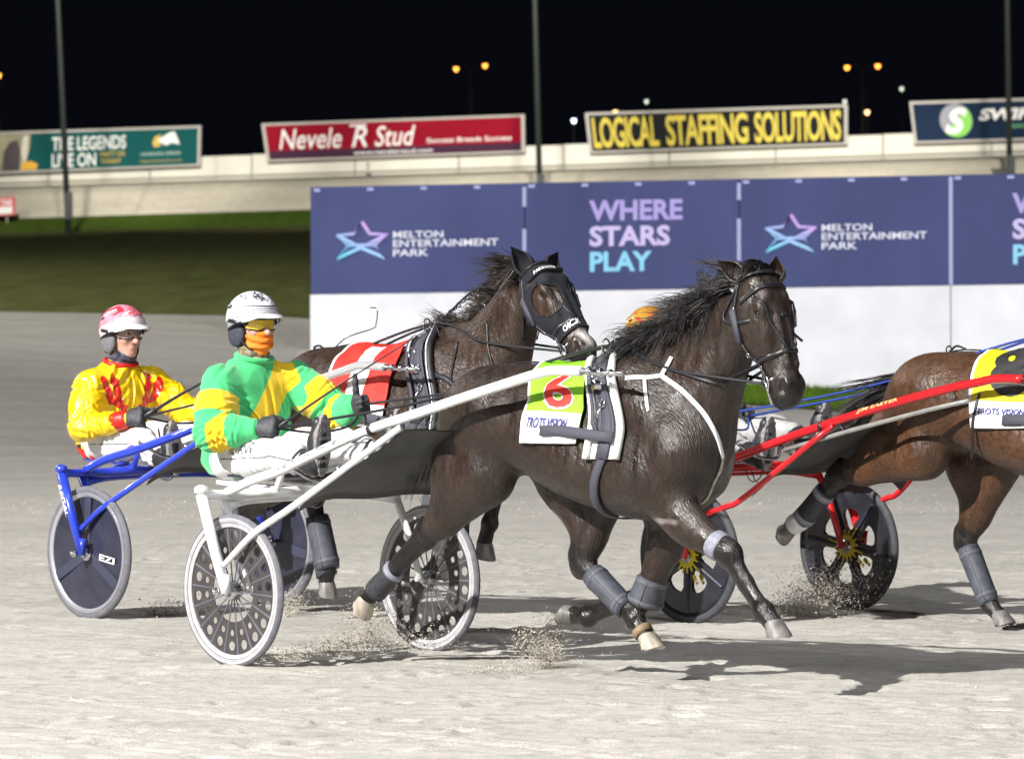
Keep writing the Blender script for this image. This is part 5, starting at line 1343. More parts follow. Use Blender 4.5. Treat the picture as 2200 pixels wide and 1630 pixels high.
    for j in range(nx+1):
        u = j/nx; x = .42+.70*u
        ze = float(np.interp(x, [b[0] for b in brace], [b[2] for b in brace])); ye = float(np.interp(x, [b[0] for b in brace], [-b[1] for b in brace]))-.02
        zc_ = .80+.30*u**1.1
        for i in range(ny+1):
            q = -1+2*i/ny; y = q*ye; w_ = q**4
            v.append((x+.03*math.sin(q*3)*(1-u), y, (ze-.012)*w_+zc_*(1-w_)-sag*.5*(1-q*q)*math.sin(math.pi*u)+.007*math.sin(u*9+q*7)))
    for j in range(nx):
        for i in range(ny): f.append((j*(ny+1)+i, j*(ny+1)+i+1, (j+1)*(ny+1)+i+1, (j+1)*(ny+1)+i))
    n = len(v); lip = [(p[0]-.02, p[1], p[2]-.025) for p in v[:ny+1]]; v += lip
    for i in range(ny): f.append((i+1, i, n+i, n+i+1))
    v2 = [(p[0], p[1], p[2]-.004) for p in v]; m_ = len(v); f2 = [tuple(m_+i for i in reversed(q)) for q in f]
    ds = build('dust_sheet', (v+v2, f+f2), SHEETM, t)
    wires = MB()
    for k_ in range(2):
        c = Vector((.0+.09*k_, -.12-.05*k_, .765)); wires.add(tube(spline([c+Vector((-.06,0,.01)), c+Vector((-.04,0,-.035)), c+Vector((.0,-.01,-.05)), c+Vector((.04,0,-.03)), c+Vector((.06,0,.012))], 4), .003, 5))
    build('cable', wires, BLK_LEATHER, t)
    return t, ds
WHT = M('sulky_white', (.78,.79,.80), .30, var=.05, vscale=8, coat=.4)
BLU = M('sulky_blue', (.022,.05,.50), .30, var=.12, vscale=10, coat=.4)
RED = M('sulky_red', (.55,.012,.018), .28, var=.12, vscale=10, coat=.5)
SIL = M('alloy', (.42,.42,.40), .4, metal=.6, var=.15, vscale=15)
shA = [(-.14,-.52,.79),(.02,-.50,.85),(.186,-.48,.896),(.343,-.46,.956),(.72,-.44,1.084),(1.072,-.42,1.174),(1.355,-.40,1.248),(1.651,-.37,1.324),(1.75,-.36,1.348),(1.86,-.35,1.368),(2.02,-.34,1.367)]
brA = [(.003,-.66,.467),(.10,-.64,.555),(.204,-.62,.636),(.422,-.57,.763),(.971,-.44,1.109)]
sulA, dsA = sulky('A', 'white sulky with perforated disc wheels carrying the driver in green', WHT, 'white', shA, brA, 1.2)
shB = [(-.13,-.55,.775),(0,-.53,.83),(.25,-.49,.895),(.45,-.47,.95),(.704,-.45,1.022),(1.1,-.43,1.14),(1.35,-.41,1.21),(1.615,-.38,1.282),(1.74,-.37,1.315),(1.858,-.36,1.342),(2.03,-.35,1.335)]
brB = [(-.01,-.69,.465),(.10,-.66,.56),(.204,-.63,.63),(.42,-.58,.755),(.90,-.46,1.03)]
sulB, dsB = sulky('B', 'blue sulky with dark solid disc wheels carrying the driver in yellow', BLU, 'blue', shB, brB, 1.26, spin=1.2, hz=.765)
shC = [(-.13,-.53,.775),(.02,-.51,.815),(.248,-.49,.862),(.45,-.475,.925),(.748,-.46,1.013),(1.05,-.44,1.095),(1.338,-.42,1.166),(1.60,-.39,1.225),(1.749,-.37,1.253),(1.86,-.355,1.272),(2.02,-.35,1.272)]
brC = [(-.01,-.66,.47),(.12,-.635,.555),(.264,-.60,.61),(.396,-.59,.669),(.876,-.465,1.03)]
sulC, dsC = sulky('C', 'red sulky with black six spoke wheels pulled by the bay horse', RED, 'red', shC, brC, 1.2, spin=.5)
build('side_rod', tube(spline([(.55,-.47,.90),(1.0,-.45,1.01),(1.5,-.43,1.12),(1.72,-.40,1.165)], 4), .012, 8), SIL, sulC)
hg = MB()
for a_, b_ in (((.50,-.465,.93),(.62,-.46,.86)),((.9,-.455,1.05),(.96,-.452,.985)),((1.62,-.39,1.22),(1.63,-.41,1.14))): hg.add(tube([a_, b_], .008, 6))
build('rod_strap', hg, BLK_LEATHER, sulC)
# printing on the shafts, dust sheet and forks
def path_text(pts, body, u0, u1, ht, r, mat, parent, up=.25, bold=.0, shear=.2):
    """lettering wrapped on the near side of a tube"""
    P = spline(pts, 12); L = [0]
    for a, b in zip(P, P[1:]): L.append(L[-1]+(b-a).length)
    T = L[-1]; v, f, a = text2d(body, bold, shear); out = []
    for p in v:
        s = (u0+(u1-u0)*p[0])*T; k = min(max(int(np.searchsorted(L, s))-1, 0), len(P)-2); c = P[k].lerp(P[k+1], (s-L[k])/max(1e-6, L[k+1]-L[k])); d = (P[k+1]-P[k]).normalized()
        sd = Vector((0,-1,0)); sd = (sd-d*sd.dot(d)).normalized(); upv = sd.cross(d) if sd.cross(d).z > 0 else -sd.cross(d)
        an = up+(p[1]-.5)*ht/r; out.append(c+sd*(math.cos(an)*(r+.0012))+upv*(math.sin(an)*(r+.0012)))
    return build('lettering', (out, f), mat, parent, smooth=False)
INK = M('print_ink', (.03,.03,.04), .5)
path_text(shA, 'Lang', .145, .185, .022, .0225, INK, sulA, .35); path_text(shA, 'Kumar Racing', .195, .335, .024, .0225, INK, sulA, .35)
for u0, u1 in ((.36,.60),(.62,.80)):
    P = spline(shA, 12); a, b = int(u0*len(P)), int(u1*len(P)); build('pinstripe', tube([p+Vector((0,-.0218,.0075)) for p in P[a:b]], .0016, 5), INK, sulA)
path_text(shC, 'JIM EASTER', .545, .665, .026, .0225, M('print_cream', (.75,.62,.25), .5), sulC, .5, .02, .1)
path_text([(-.135,-.705,.74),(.0,-.705,.42)], 'REGAL', .10, .62, .03, .027, W_, sulB, .0, .02, .1)
path_text(shB, '/////', .30, .52, .02, .0225, W_, sulB, .5, .03, .6)
v, f, a = text2d('Aldebaran', 0, .35)
build('lettering', ([(.66+.13*p[0], -.335-.015*p[0], .945+.045*p[1]+.06*p[0]) for p in v], f), M('print_grey', (.45,.45,.45), .6), dsA, smooth=False)
v, f, a = text2d('EZI', .03, 0)
lb = build('lettering', ([(.11+.13*p[0], .034*(p[1]-.5), .0185) for p in v], f), W_, [c for c in sulB.children if c.name.startswith('wheel')][0], base=(0,0,0), smooth=False)
lb.rotation_euler = (0, 0, 2.2)
lb2 = lb.copy(); COL.objects.link(lb2); lb2.parent = lb.parent; lb2.rotation_euler = (0, 0, -.15)
# ------------------------------------------------------------------ drivers
SKIN = M('skin', (.52,.30,.24), .5, var=.10, vscale=40, bump=.12, bscale=160, bdist=.001)
GLOVE = M('glove_black', (.040,.041,.050), .62, var=.35, vscale=90, bump=.5, bscale=180, bdist=.002)
TROUS = M('trousers_white', (.72,.72,.74), .6, var=.05, vscale=14, bump=.5, bscale=9, bdist=.02, ridged=True, stretch=(1,1.3,.8))
BOOTL = M('boot_leather', (.022,.022,.026), .42, var=.3, vscale=40, bump=.3, bscale=90, bdist=.002)
SOLE = M('boot_sole', (.22,.21,.21), .8, var=.4, vscale=55, bump=.9, bscale=85, bdist=.006)
PADD = M('helmet_padding', (.035,.038,.060), .75, var=.3, vscale=60, bump=.3, bscale=120, bdist=.003)
LENSY = M('goggle_amber', (.75,.48,.01), .12, coat=.5); LENSC = M('goggle_clear', (.5,.45,.46), .05, alpha=.28, spec=1.0)
FRAMEB = M('goggle_frame', (.012,.012,.014), .35)
def glove(w, d, n, s, curl, thumb, mat, parent, right=True, k=1.0):
    """five fingers: w wrist, d towards the knuckles, n out of the palm, s towards the thumb"""
    w, d = V3(w), V3(d); d /= np.linalg.norm(d); n = V3(n); n -= d*(n@d); n /= np.linalg.norm(n); s = V3(s); s -= d*(s@d); s -= n*(s@n); s /= np.linalg.norm(s)
    c = w+d*.09*k; S = Sdf(c-.15, c+.15, .0038)
    S.cone(w-d*.035, w+d*.02, .036*k, .032*k, .015, (n, .8))
    S.cone(w+d*.02+s*.006, w+d*.072*k+s*.018*k, .026*k, .024*k, .02, (n, .72)); S.cone(w+d*.02-s*.006, w+d*.070*k-s*.020*k, .026*k, .023*k, .02, (n, .72))
    S.ell(w+d*.032*k+s*.028*k+n*.012, (.030, .02, .02), .02, (d, s, n))
    for i, (o, L) in enumerate(((.029, .070), (.010, .078), (-.010, .073), (-.029, .058))):
        p = w+d*(.084-.005*abs(i-1))*k+s*o*k; a = 0; P = [p-d*.02, p]; R = [.0118, .0116]
        for j, (fr, cu_) in enumerate(((.45, curl[0]), (.30, curl[1]), (.25, curl[2]))):
            a += math.radians(cu_*(1+.06*i)); q = d*math.cos(a)+n*math.sin(a); p = p+q*(L*fr*k); P.append(p); R.append(.0112-.0012*(j+1))
        S.chain(P, [r*k for r in R], .006)
    tb = w+d*.026*k+s*.034*k+n*.010; P = [tb-s*.012]; p = tb
    td = [V3(q) for q in thumb]
    for q, L in zip(td, (.036, .034, .028)):
        q = d*q[0]+s*q[1]+n*q[2]; q /= np.linalg.norm(q); P.append(p); p = p+q*L*k
    P.append(p); S.chain(P, [.016*k, .0155*k, .0135*k, .0125*k, .0108*k], .01)
    return build('glove', S.mesh(1), mat, parent)
def person(rig, label, j, jm, paint, helmpaint, hm, face, r=1.0, pantext=None):
    t = thing('person', label, 'person', (j['pel'][0], 0, j['pel'][2]-.06), 'sulky drivers', rig)
    g = {k: V3(v) for k, v in j.items() if isinstance(v, tuple)}
    pel, nk = g['pel'], g['nk']; u = nk-pel; L = np.linalg.norm(u); u /= L
    # ---- body (one skin, under the clothes)
    hc = g['hc']; S = Sdf(np.minimum(np.minimum(pel, hc), g['rfo'])-.32, np.maximum(np.maximum(pel, hc), g['lfo'])+.32, .0058)
    fr = V3((math.cos(j['yaw']), -math.sin(j['yaw']), j.get('nod', -.04))); fr /= np.linalg.norm(fr); lf = np.cross((0,0,1), fr); lf /= np.linalg.norm(lf); up = np.cross(fr, lf)
    H = lambda a, b, c: hc+fr*a+lf*b+up*c
    ax = (fr, lf, up)
    S.ell(H(-.01,0,.03), (.095,.073,.105), .03, ax); S.ell(H(.035,0,-.045), (.062,.058,.085), .03, ax); S.ell(H(.062,0,-.105), (.034,.034,.024), .025, ax)
    S.cone(H(.088,0,.010), H(.120,0,-.036), .010, .015, .012); S.ell(H(.100,.011,-.040), (.010,.008,.008), .008, ax); S.ell(H(.100,-.011,-.040), (.010,.008,.008), .008, ax)
    S.ell(H(.086,0,.026), (.018,.055,.012), .018, ax)
    for s in (-1, 1):
        S.ell(H(.078,s*.030,.004), (.016,.016,.011), .008, ax, sub=True); S.ell(H(.066,s*.043,-.03), (.026,.022,.022), .02, ax)
        S.ell(H(-.008,s*.075,-.012), (.02,.012,.032), .01, ax)
    S.ell(H(.090,0,-.066), (.012,.025,.006), .008, ax); S.ell(H(.089,0,-.078), (.012,.022,.006), .008, ax); S.cone(H(.104,-.022,-.072), H(.104,.022,-.072), .0025, .0025, .005, sub=True)
    S.cone(H(-.02,0,-.08), nk, .058, .065, .03)
    S.cone(pel, nk-u*.14, .10, .09, .05); S.cone(nk-u*.16, nk-u*.02, .07, .06, .05)
    for s, a in ((-1, 'r'), (1, 'l')):
        S.chain([g[a+'sh']-V3((0,s*.03,.055)), g[a+'el'], g[a+'wr']], [.042, .038, .028], .03); S.chain([pel+V3((0, s*.09, -.02)), g[a+'kn'], g[a+'an']], [.07, .045, .03], .03)
        hd_ = g[a+'wr']-g[a+'el']; hd_ /= np.linalg.norm(hd_); S.cone(g[a+'wr']-hd_*.02, g[a+'wr']+hd_*.02, .022, .018, .02)
    P, F = S.mesh(2); body = build('body', (P, F), SKIN, t)
    for s in (-1, 1):
        e = H(.073, s*.030, .004); build('eye', lathe([(max(.0004,.0125*math.sin(math.pi*i/8)), -.0125*math.cos(math.pi*i/8)) for i in range(9)], e, fr, 12), M_EYEW, t)
        build('iris', lathe([(.0055,.0115),(.0004,.0128)], e, fr, 12), EYE, t)
        build('eyebrow', tube([H(.092, s*.016, .024), H(.093, s*.032, .028), H(.080, s*.050, .022)], .0035, 6), HAIR_BR, t)
    # ---- jacket
    S = Sdf(np.minimum.reduce([pel, nk, g['rsh'], g['rel'], g['rwr']])-.25, np.maximum.reduce([pel, nk, g['lsh'], g['lel'], g['lwr']])+.25, .0052)
    wv = r
    S.loft(pel, u, (1, 0, 0), [(-.105,.12*wv,-.130*wv,.155*wv,2.4,0),(-.07,.155*wv,-.168*wv,.182*wv,2.4,0),(-.01,.165*wv,-.170*wv,.192*wv,2.4,0),(.08,.162*wv,-.16*wv,.192*wv,2.3,0),(.18,.150*wv,-.15*wv,.186*wv,2.3,0),(L-.16,.142,-.14,.190,2.3,0),(L-.085,.122,-.13,.185,2.2,0),(L-.035,.098,-.108,.142,2.1,0),(L-.0,.082,-.088,.105,2.1,0),(L+.022,.068,-.075,.085,2,0)], .04)
    for a in 'rl':
        sh, el, wr = g[a+'sh'], g[a+'el'], g[a+'wr']; d = (wr-el)/np.linalg.norm(wr-el)
        sh = sh-V3((0,0,.035)); S.chain([nk-u*.075+(sh-nk)*.35, sh], [.060, .074], .07)
        S.chain([sh, sh*.5+el*.5, el], [.078*r**.5, .086*r, .077*r], .05); S.ell(el*.96+sh*.04, (.075*r,)*3, .03); S.chain([el, el*.45+wr*.55, wr-d*.02], [.074*r, .064*r, .046], .03)
    P, F = S.mesh(1); nn = nrm_of(P, F)
    disp = fbm(P*V3((1, 1, .8)), 2.6, j['seed'], 2)*.006+np.abs(fbm(P*V3((1.0, 1.2, .75)), 3.2, j['seed']+1, 2))*-.006
    arm_ = np.zeros(len(P), bool)
    for a in 'rl':                                    # sleeve folds, closest at the elbow
        sh, el, wr = g[a+'sh'], g[a+'el'], g[a+'wr']; sg = -1 if a == 'r' else 1
        d1, t1 = seg(P, sh, el); d2, t2 = seg(P, el, wr); m1 = (d1 < .13) & (P[:, 1]*sg > .15) & (t1 > .1); m2 = (d2 < .11) & (t2 > .02); arm_ |= m1 | m2
        disp += creases(P, nn, 16, j['seed']+50, (.006,.011), (.05,.10), (.003,.006), lambda c: np.cross(el-sh, c-sh*.5-el*.5), .5, m1)
        disp += creases(P, nn, 18, j['seed']+51, (.005,.009), (.04,.08), (.003,.006), lambda c: np.cross(wr-el, c-wr*.5-el*.5), .5, m2)
        disp += creases(P, nn, 9, j['seed']+52, (.006,.010), (.06,.10), (.004,.007), lambda c: np.cross(wr-sh, (0,1,0)), .5, (np.linalg.norm(P-el, axis=1) < .13))
    disp += creases(P, nn, 56, j['seed']+53, (.007,.014), (.07,.17), (.004,.008), lambda c: V3((.1, -.55*np.sign(c[1])*(c[2]-pel[2])/.4, 1)), .45, ~arm_)
    P = P+nn*disp[:, None]
    jk = build('jacket', (P, F), jm, t); paint(jk, P, nn, g, u, L)
    for a in 'rl':
        el, wr = g[a+'el'], g[a+'wr']; d = Vector((wr-el)/np.linalg.norm(wr-el)); w0 = Vector(wr)
        build('cuff', tube([w0-d*.085, w0-d*.05, w0-d*.01, w0+d*.004], [.0505, .0515, .050, .044], 18), j['cuff'], t)
    build('collar', tube(spline([Vector(nk+u*.012)+Vector((.076*math.cos(q), .090*math.sin(q), .004-.018*math.cos(q))) for q in np.linspace(0, 2*math.pi, 17)[:-1]], 2), .014, 8, closed=True), j['collar'], t)
    # ---- trousers
    S = Sdf(np.minimum.reduce([pel, g['ran'], g['rkn']])-.3, np.maximum.reduce([pel, g['lan'], g['lkn']])+.3, .0062)
    S.ell(pel+V3((-.02, 0, -.02)), (.125*r, .160*r, .10), .05)
    for s, a in ((-1, 'r'), (1, 'l')):
        hip, kn, an = pel+V3((.02, s*.10, -.015)), g[a+'kn'], g[a+'an']
        S.chain([hip, hip*.5+kn*.5, kn], [.098*r, .094*r, .076], .05); S.ell(kn, (.078,)*3, .03); S.chain([kn, kn*.55+an*.45, an], [.074, .066, .046], .03)
    P, F = S.mesh(2); nn = nrm_of(P, F); disp = fbm(P, 3, 40+j['seed'], 2)*.005+creases(P, nn, 60, j['seed']+60, (.007,.014), (.04,.10), (.004,.008), lambda c: V3((.7,.2,-.5)), .9)
    for a in 'rl':
        dd, tt_ = seg(P, g[a+'kn'], g[a+'an']); disp += np.exp(-((tt_-.9)/.5)**2)*.006*np.sin(tt_*26+fbm(P, 4, 8)*3)*(dd < .1)
    P = P+nn*disp[:, None]
    tr = build('trousers', (P, F), j.get('pants', TROUS), t)
    tb = BVHTree.FromPolygons([tuple(p) for p in P], [tuple(int(i) for i in f) for f in F])
    lm = []
    for uu in np.linspace(.12, 1.0, 12):
        hip, kn = pel+V3((.02, -.10, -.015)), g['rkn']; c = Vector(hip*(1-uu)+kn*uu)
        q = tb.ray_cast(c+Vector((0,-.4,-.008)), Vector((0,1,0)))
        if q[0]: lm.append(q[0]+Vector((0,-.002,0)))
    for uu in np.linspace(.05, .95, 10):
        kn, an = g['rkn'], g['ran']; c = Vector(kn*(1-uu)+an*uu); q = tb.ray_cast(c+Vector((0,-.4,.0)), Vector((0,1,0)))
        if q[0]: lm.append(q[0]+Vector((0,-.002,0)))
    if len(lm) > 3: build('trouser_line', tube(spline(lm, 3), .0022, 5), INK, tr)
    if pantext:
        v, f, a = text2d(pantext, .0, .12); hip, kn = pel+V3((.02, -.10, -.015)), g['rkn']; o = []
        for p in v:
            c = Vector(hip*(1-(.30+.42*p[0]))+kn*(.30+.42*p[0]))+Vector((0,-.4,.012+.052*p[1])); q = tb.ray_cast(c, Vector((0,1,0))); o.append((q[0] if q[0] else c+Vector((0,.32,0)))+Vector((0,-.003,0)))
        build('lettering', (o, f), INK, tr, smooth=False)
    # ---- boots
    for a in 'rl':
        an, fo, he = g[a+'an'], g[a+'fo'], g[a+'he']; fd = fo-he; FL = np.linalg.norm(fd); fd /= FL; kn = g[a+'kn']
        sn = np.cross(fd, (0,1,0)); sn /= np.linalg.norm(sn); sn = sn if sn[0] > 0 else -sn            # out of the sole
        S = Sdf(np.minimum.reduce([an, fo, he])-.16, np.maximum.reduce([an, fo, he])+.16, .0055)
        lg_ = (kn-an)/np.linalg.norm(kn-an)
        S.cone(an+lg_*.09, an+lg_*.0, .056, .052, .02); S.chain([an, he+fd*.06-sn*.035], [.052, .045], .03)
        S.cone(he+fd*.045-sn*.030, he+fd*(FL*.55)-sn*.035, .040, .042, .03); S.cone(he+fd*(FL*.5)-sn*.030, fo-fd*.045-sn*.022, .042, .034, .03, ((0,1,0), 1.15))
        b = build('boot', S.mesh(1), BOOTL, t)
        out = [];  n_ = 32
        for i in range(n_):
            q = 2*math.pi*i/n_; x = -math.cos(q); s_ = (x+1)/2; wd = .030+.020*math.sin(math.pi*min(1, s_**1.15))+.004*s_
            wd = .5*(wd+.042); out.append(((.5+.5*x)*FL*1.0, wd*math.sin(q)*(1.0 if abs(x) < .8 else 1.0)))
        sd = np.cross(sn, fd); v = []
        for h_ in (-.016, .010): v += [he+fd*x+sd*y+sn*h_ for x, y in out]
        v += [he+fd*(FL*.5)+fd*(x-FL*.5)*.86+sd*y*.82+sn*.012 for x, y in out]
        f = [tuple(range(n_-1,-1,-1))]+[(k*n_+i, k*n_+(i+1) % n_, (k+1)*n_+(i+1) % n_, (k+1)*n_+i) for k in (0, 1) for i in range(n_)]+[tuple(2*n_+i for i in range(n_))]
        build('sole', (v, f), SOLE, b, sharp=40)
        tr_ = MB()
        for k in range(7):
            x = FL*(.12+.125*k)
            if .36 < x/FL < .52: continue
            tr_.add(obox(he+fd*x+sn*.012, sd*.028, fd*.008, sn*.004))
        build('tread', tr_, SOLE, b, smooth=False)
    # ---- gloves
    for a in 'rl':
        el, wr = g[a+'el'], g[a+'wr']; q = j[a+'hand']
        glove(wr, q.get('d', wr-el), q['n'], q['s'], q['curl'], q['thumb'], j.get('glove', GLOVE), t, a == 'r', 1.12)
    # ---- helmet
    A, B, C = .146, .118, .134; h0 = (-.012, 0, .022)
    def edge(az):                                     # lower rim: elevation by azimuth
        c = math.cos(az); return math.radians(float(np.interp(math.degrees(abs(az)), (0, 40, 62, 90, 130, 180), (11, 9, -4, -14, -30, -34))))
    def hp(az, el, off=0.0):
        x, y, z = math.cos(el)*math.cos(az), math.cos(el)*math.sin(az), math.sin(el)
        return Vector(H(h0[0]+(A+off)*x, h0[1]+(B+off)*y, h0[2]+(C+off)*z*(1 if z > 0 else .95)))
    na, ne = 56, 18; v = []; f = []
    for off in (0, -.010):
        for k in range(ne+1):
            for i in range(na):
                az = -math.pi+2*math.pi*i/na; e0 = edge(az); el = e0+(math.pi/2-e0)*(k/ne)**.92; v.append(hp(az, min(el, math.pi/2-.001), off))
    nl = (ne+1)*na
    for k in range(ne):
        for i in range(na):
            a_ = (k*na+i, k*na+(i+1) % na, (k+1)*na+(i+1) % na, (k+1)*na+i); f.append(a_); f.append(tuple(nl+q for q in reversed(a_)))
    for i in range(na): f.append((i, nl+i, nl+(i+1) % na, (i+1) % na))
    he_ = build('helmet', (v, f), hm, t)
    v = []; f = []; n_ = 22
    for i in range(n_+1):
        az = math.radians(-68+136*i/n_); w_ = math.cos(az*90/70)**.7 if abs(az) < 1.2 else 0
        for q, dz in ((0, 0), (.5, -.004), (1, -.016)):
            p = hp(az, edge(az)+.06, .001)+Vector(fr)*(.066*w_*q)+Vector(up)*(dz*w_); v += [p, p-Vector(up)*.005]
    for i in range(n_):
        for q in range(2):
            a_ = i*6+q*2; b_ = a_+6; f += [(a_, a_+2, b_+2, b_), (a_+1, b_+1, b_+3, a_+3)]
        a_ = i*6+4; f.append((a_, a_+1, a_+7, a_+6))
    build('visor', (v, f), j.get('visor', hm), he_)
    build('helmet_trim', tube([hp(az, edge(az)+.012, .001) for az in np.linspace(-math.pi, math.pi, 49)[:-1]], .0045, 6, closed=True), FRAMEB, he_)
    vents = MB()
    for s in (-1, 1):
        for az, el in ((math.radians(110), .45), (math.radians(150), .5)): vents.add(tube([hp(s*az, el-.06, .001), hp(s*(az-.16), el+.03, .001)], .006, 6))
    build('vent', vents, FRAMEB, he_)
    helmpaint(he_, hp, edge)
    for s in (-1, 1):                                 # padded ear flaps and chin strap
        S = Sdf(H(-.05, s*.095, -.06)-.11, H(-.05, s*.095, -.06)+.11, .006)
        S.ell(H(-.018, s*.080, -.045), (.052, .022, .062), .02, ax); S.ell(H(-.062, s*.062, -.055), (.045, .03, .055), .03, ax)
        build('ear_flap', S.mesh(1), j.get('pad', PADD), he_)
    ch = [H(.005, -.086, -.055), H(.035, -.072, -.095), H(.062, -.030, -.128), H(.066, 0, -.132), H(.062, .030, -.128), H(.035, .072, -.095), H(.005, .086, -.055)]
    build('chin_strap', tube(spline(ch, 4), .0065, 6), FRAMEB, he_)
    # ---- goggles
    gp = lambda az, c, off=0: H(.0+(.100+off)*math.cos(az), (.083+off)*math.sin(az), c)
    v = []; f = []; n_ = 20
    for i in range(n_+1):
        az = math.radians(-62+124*i/n_); dn = -.020+.012*math.exp(-(az/.16)**2)-.006*math.exp(-((abs(az)-.5)/.3)**2)
        for c in (.026, .026+(dn-.026)/2, dn): v.append(gp(az, c, .008))
    for i in range(n_):
        for k in range(2): f.append((i*3+k, i*3+k+1, i*3+4+k, i*3+3+k))
    go = build('goggles', (v, f), face['lens'], t)
    rim_ = [Vector(v[i*3])+Vector(fr)*.001 for i in range(n_+1)]; rim2 = [Vector(v[i*3+2])+Vector(fr)*.001 for i in range(n_+1)]
    build('goggle_rim', merge(tube(rim_, .0032, 6), tube(rim2, .0036, 6)), FRAMEB, go)
    for s in (-1, 1): build('goggle_strap', ribbon([gp(s*math.radians(q), .006+.003*k, o_) for k, (q, o_) in enumerate(((56,.012),(70,.022),(86,.034),(102,.040),(120,.036),(138,.028)))], [lf*s]*6, .019, .004), FRAMEB, go)
    # ---- mask or neck warmer
    S = Sdf(H(0,0,-.1)-.16, H(0,0,-.1)+.16, .0055)
    if face['mask']:
        S.ell(H(.040,0,-.068), (.070,.066,.070), .03, ax); S.ell(H(.085,0,-.040), (.026,.024,.022), .02, ax); S.ell(H(.060,0,-.11), (.042,.045,.03), .03, ax)
        P, F = S.mesh(1); nn = nrm_of(P, F); k = ((P-hc)@up); P = P+nn*(.0060*np.sin(k*170+fbm(P, 5, 5)*3.6))[:, None]
        mk = (k < -.022); keep = mk[F].all(1); build('face_mask', (P, F[keep]), face['mask'], t)
    S = Sdf(nk-.2, nk+.2, .0055); S.cone(H(-.012,0,-.115), nk-u*.02, .068, .078, .02); S.ell(H(.028,0,-.118), (.055,.056,.030 if face['mask'] else .04), .03, ax)
    P, F = S.mesh(1); nn = nrm_of(P, F); P = P+nn*(.004*np.sin(((P-hc)@up)*190+fbm(P, 5, 6)*4))[:, None]
    build('neck_warmer', (P, F), face['neck'], t)
    return t, jk, P
M_EYEW = M('eye_white', (.6,.57,.54), .15)
def line_on(hp, pts, r, mat, parent, name='helmet_line', off=.0012, n=5):
    build(name, tube([hp(a, e, off) for a, e in [(q.x, q.y) for q in spline([Vector((a, e, 0)) for a, e in pts], n)]], r, 5), mat, parent)
R_ = math.radians
def hpaint_white(he, hp, edge):
    dk = M('helmet_ink', (.05,.05,.07), .4); gy = M('helmet_grey', (.33,.33,.38), .4)
    for o, m_, w_ in ((.10, gy, .0018), (.17, gy, .0022), (.24, dk, .0016), (.31, gy, .0018)):
        line_on(hp, [(R_(a), edge(R_(a))+o) for a in range(-176, 180, 16)], w_, m_, he)
    zig = []
    for k in range(25): a = -62+k*5.2; zig.append((R_(a), .52+.022*(k % 2)))
    line_on(hp, zig, .0028, dk, he, n=1)
    rg = np.random.default_rng(5)
    for k in range(34):                               # scrolling emblem on the front of the crown
        a, e = R_(-12+rg.normal(0, 15)), .98+rg.normal(0, .13); q = rg.uniform(0, 6.28); cu_ = rg.uniform(-1.2, 1.2); P = []
        for i in range(5): P.append((a, e)); a += .07*math.cos(q); e += .05*math.sin(q); q += cu_
        line_on(hp, P, rg.uniform(.0014, .0034), dk if k % 3 else gy, he)
    for s in (-1, 1):
        for k in range(9):
            a, e = s*R_(100+k*3.4), .40+.02*math.sin(k*1.7); line_on(hp, [(a, e), (a+s*.02, e+.12)], .0035, gy if k % 2 else dk, he)
        line_on(hp, [(s*R_(80), .35), (s*R_(98), .62), (s*R_(125), .68), (s*R_(150), .6)], .002, gy, he)
        line_on(hp, [(s*R_(60), .85), (s*R_(75), 1.0), (s*R_(95), .95), (s*R_(80), .9), (s*R_(60), .82)], .0022, dk, he)
def patch(hp, pts, mat, parent, name='helmet_patch', off=.0012, n=10):
    """filled patch between two curves of equal length"""
    A_, B_ = pts; A_ = [q for q in spline([Vector((a, e, 0)) for a, e in A_], n)]; B_ = [q for q in spline([Vector((a, e, 0)) for a, e in B_], n)]
    v = []; f = []; m_ = 6
    for i in range(len(A_)):
        for k in range(m_+1): q = A_[i].lerp(B_[i], k/m_); v.append(hp(q.x, q.y, off))
    for i in range(len(A_)-1):
        for k in range(m_): f.append((i*(m_+1)+k, i*(m_+1)+k+1, (i+1)*(m_+1)+k+1, (i+1)*(m_+1)+k))
    build(name, (v, f), mat, parent)
